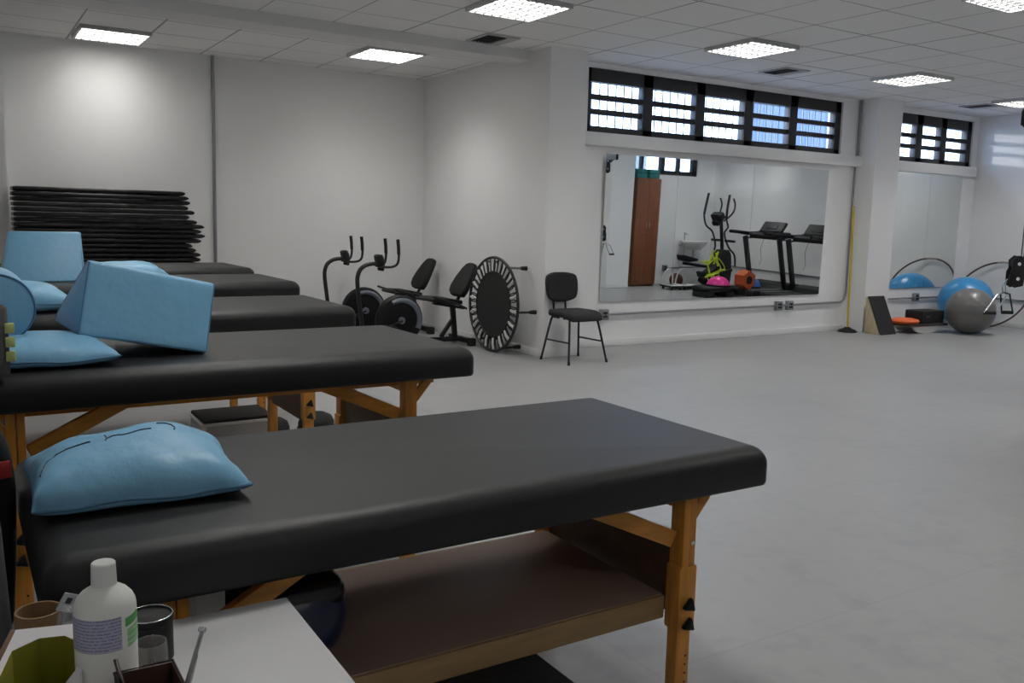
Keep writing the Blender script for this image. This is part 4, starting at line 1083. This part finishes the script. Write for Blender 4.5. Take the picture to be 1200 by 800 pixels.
# crumpled clear bag
bgm = glassy('clear_plastic_bag', (.85, .86, .88), .35, .16, .12)
pb = thing('plastic_bag', 'crumpled clear plastic bag between the roll and the bottle', 'plastic bag', (.125, 1.40, TZ))
random.seed(3)
mb = MB(); bmesh.ops.create_icosphere(mb.bm, subdivisions=3, radius=1)
for v in mb.bm.verts:
    d = v.co.normalized(); k = 1+.35*noise.noise(d*2.2+Vector((3, 1, 2)))+.22*noise.noise(d*6)
    v.co = Vector((d.x*.024*k, d.y*.026*k, .056+d.z*.055*k))
mb.build('film', bgm, pb, ang=15)
MB().box((-.006, -.006, .108), (.026, .003, .030), (R(15), R(25), R(10)), .001).build('folded_corner', glassy('clear_bag_corner', (.80, .82, .85), .4, .35, .1), pb)
MB().box((-.006, -.0085, .112), (.008, .001, .010), (R(15), R(25), R(10))).build('printed_mark', BLACKP, pb)

tin = thing('metal_tin', 'dark round metal tin behind the bottle on the side table', 'tin', (.227, 1.377, TZ))
MB().lathe([(0, 0), (.031, 0), (.033, .003), (.033, .060), (.0305, .060), (.0305, .01), (0, .01)], n=40).build('body', M('dark_tin', (.015, .015, .014), .5, spec=.3), tin)
MB().lathe([(0, .061), (.0335, .061), (.0345, .063), (.0345, .071), (.033, .073), (.030, .070), (0, .068)], n=40).build('lid', M('lid_dark', (.012, .012, .012), .55, spec=.3), tin)
MB().ring((0, 0, .0732), .0325, .0009).build('lid_rim', CHROME, tin)

jr = thing('glass_jar', 'small smoky glass jar right of the bottle', 'jar', (.208, 1.262, TZ))
JG = glassy('smoky_glass', (.84, .83, .82), .08, .10, .06, .25)
MB().lathe([(0, 0), (.021, 0), (.0225, .003), (.0225, .072), (.0215, .078), (.0210, .082), (.0215, .0825), (.0195, .0825), (.0195, .078), (.0205, .072), (.0205, .005), (0, .005)], n=36).build('glass', JG, jr)
cs_ = MB(); random.seed(9)
for k in range(9):
    a = random.uniform(0, 6.28); rr = random.uniform(.004, .014)
    cs_.cyl((rr*math.cos(a), rr*math.sin(a), .006), (rr*1.1*math.cos(a+.3), rr*1.1*math.sin(a+.3), .045+.015*random.random()), .0014, n=6)
cs_.build('sticks', M('brown_sticks', (.10, .06, .045), .6), jr)

tr_ = thing('instrument_tray', 'brown wire-rimmed instrument holder at the bottom edge, below the jar', 'tray', (.183, 1.122, TZ))
BRN = M('brown_tray', (.075, .035, .022), .4)
MB().bx(-.036, .036, -.043, .043, 0, .004, .001).build('tray_base', BRN, tr_)
for a, b, c, d in ((-.036, .036, .040, .043), (-.036, .036, -.043, -.040), (-.036, -.033, -.040, .040), (.033, .036, -.040, .040)):
    MB().bx(a, b, c, d, .004, .096, .001).build('tray_side', BRN, tr_)
MB().tube([(-.036, .043, .097), (.036, .043, .097), (.036, -.043, .097), (-.036, -.043, .097)], .0016, 6, closed=True).build('tray_rim', BLACKM, tr_)
STEEL = M('brushed_steel', (.42, .42, .43), .28, metal=1)
tz = thing('tweezers', 'long shiny metal tweezers leaning out of the brown holder', 'tweezers', (.200, 1.120, TZ+.0045))
MB().bar((-.006, -.020, .0), (.056, .042, .124), .004, .0065, bev=.001).build('arm', STEEL, tz)
MB().bar((.000, -.025, .0), (.046, .030, .100), .003, .006, bev=.001).build('arm', STEEL, tz)
MB().lathe([(0, .004), (.0045, .003), (.0055, 0), (.0045, -.003), (0, -.004)], n=16, rot=(R(-35), R(30), 0), c=(.0567, .0427, .126)).build('head', CHROME, tz)
sc_t = thing('scissors', 'dark metal scissors standing in the brown holder, beside the bottle', 'scissors', (.165, 1.125, TZ+.0045))
MB().bar((.006, -.015, .0), (-.017, .030, .116), .003, .007, bev=.001).build('blade', M('dark_steel', (.18, .15, .14), .3, metal=1), sc_t)
MB().bar((.001, -.018, .0), (-.013, .026, .100), .002, .006).build('blade', M('dark_steel', (.18, .15, .14), .3, metal=1), sc_t)
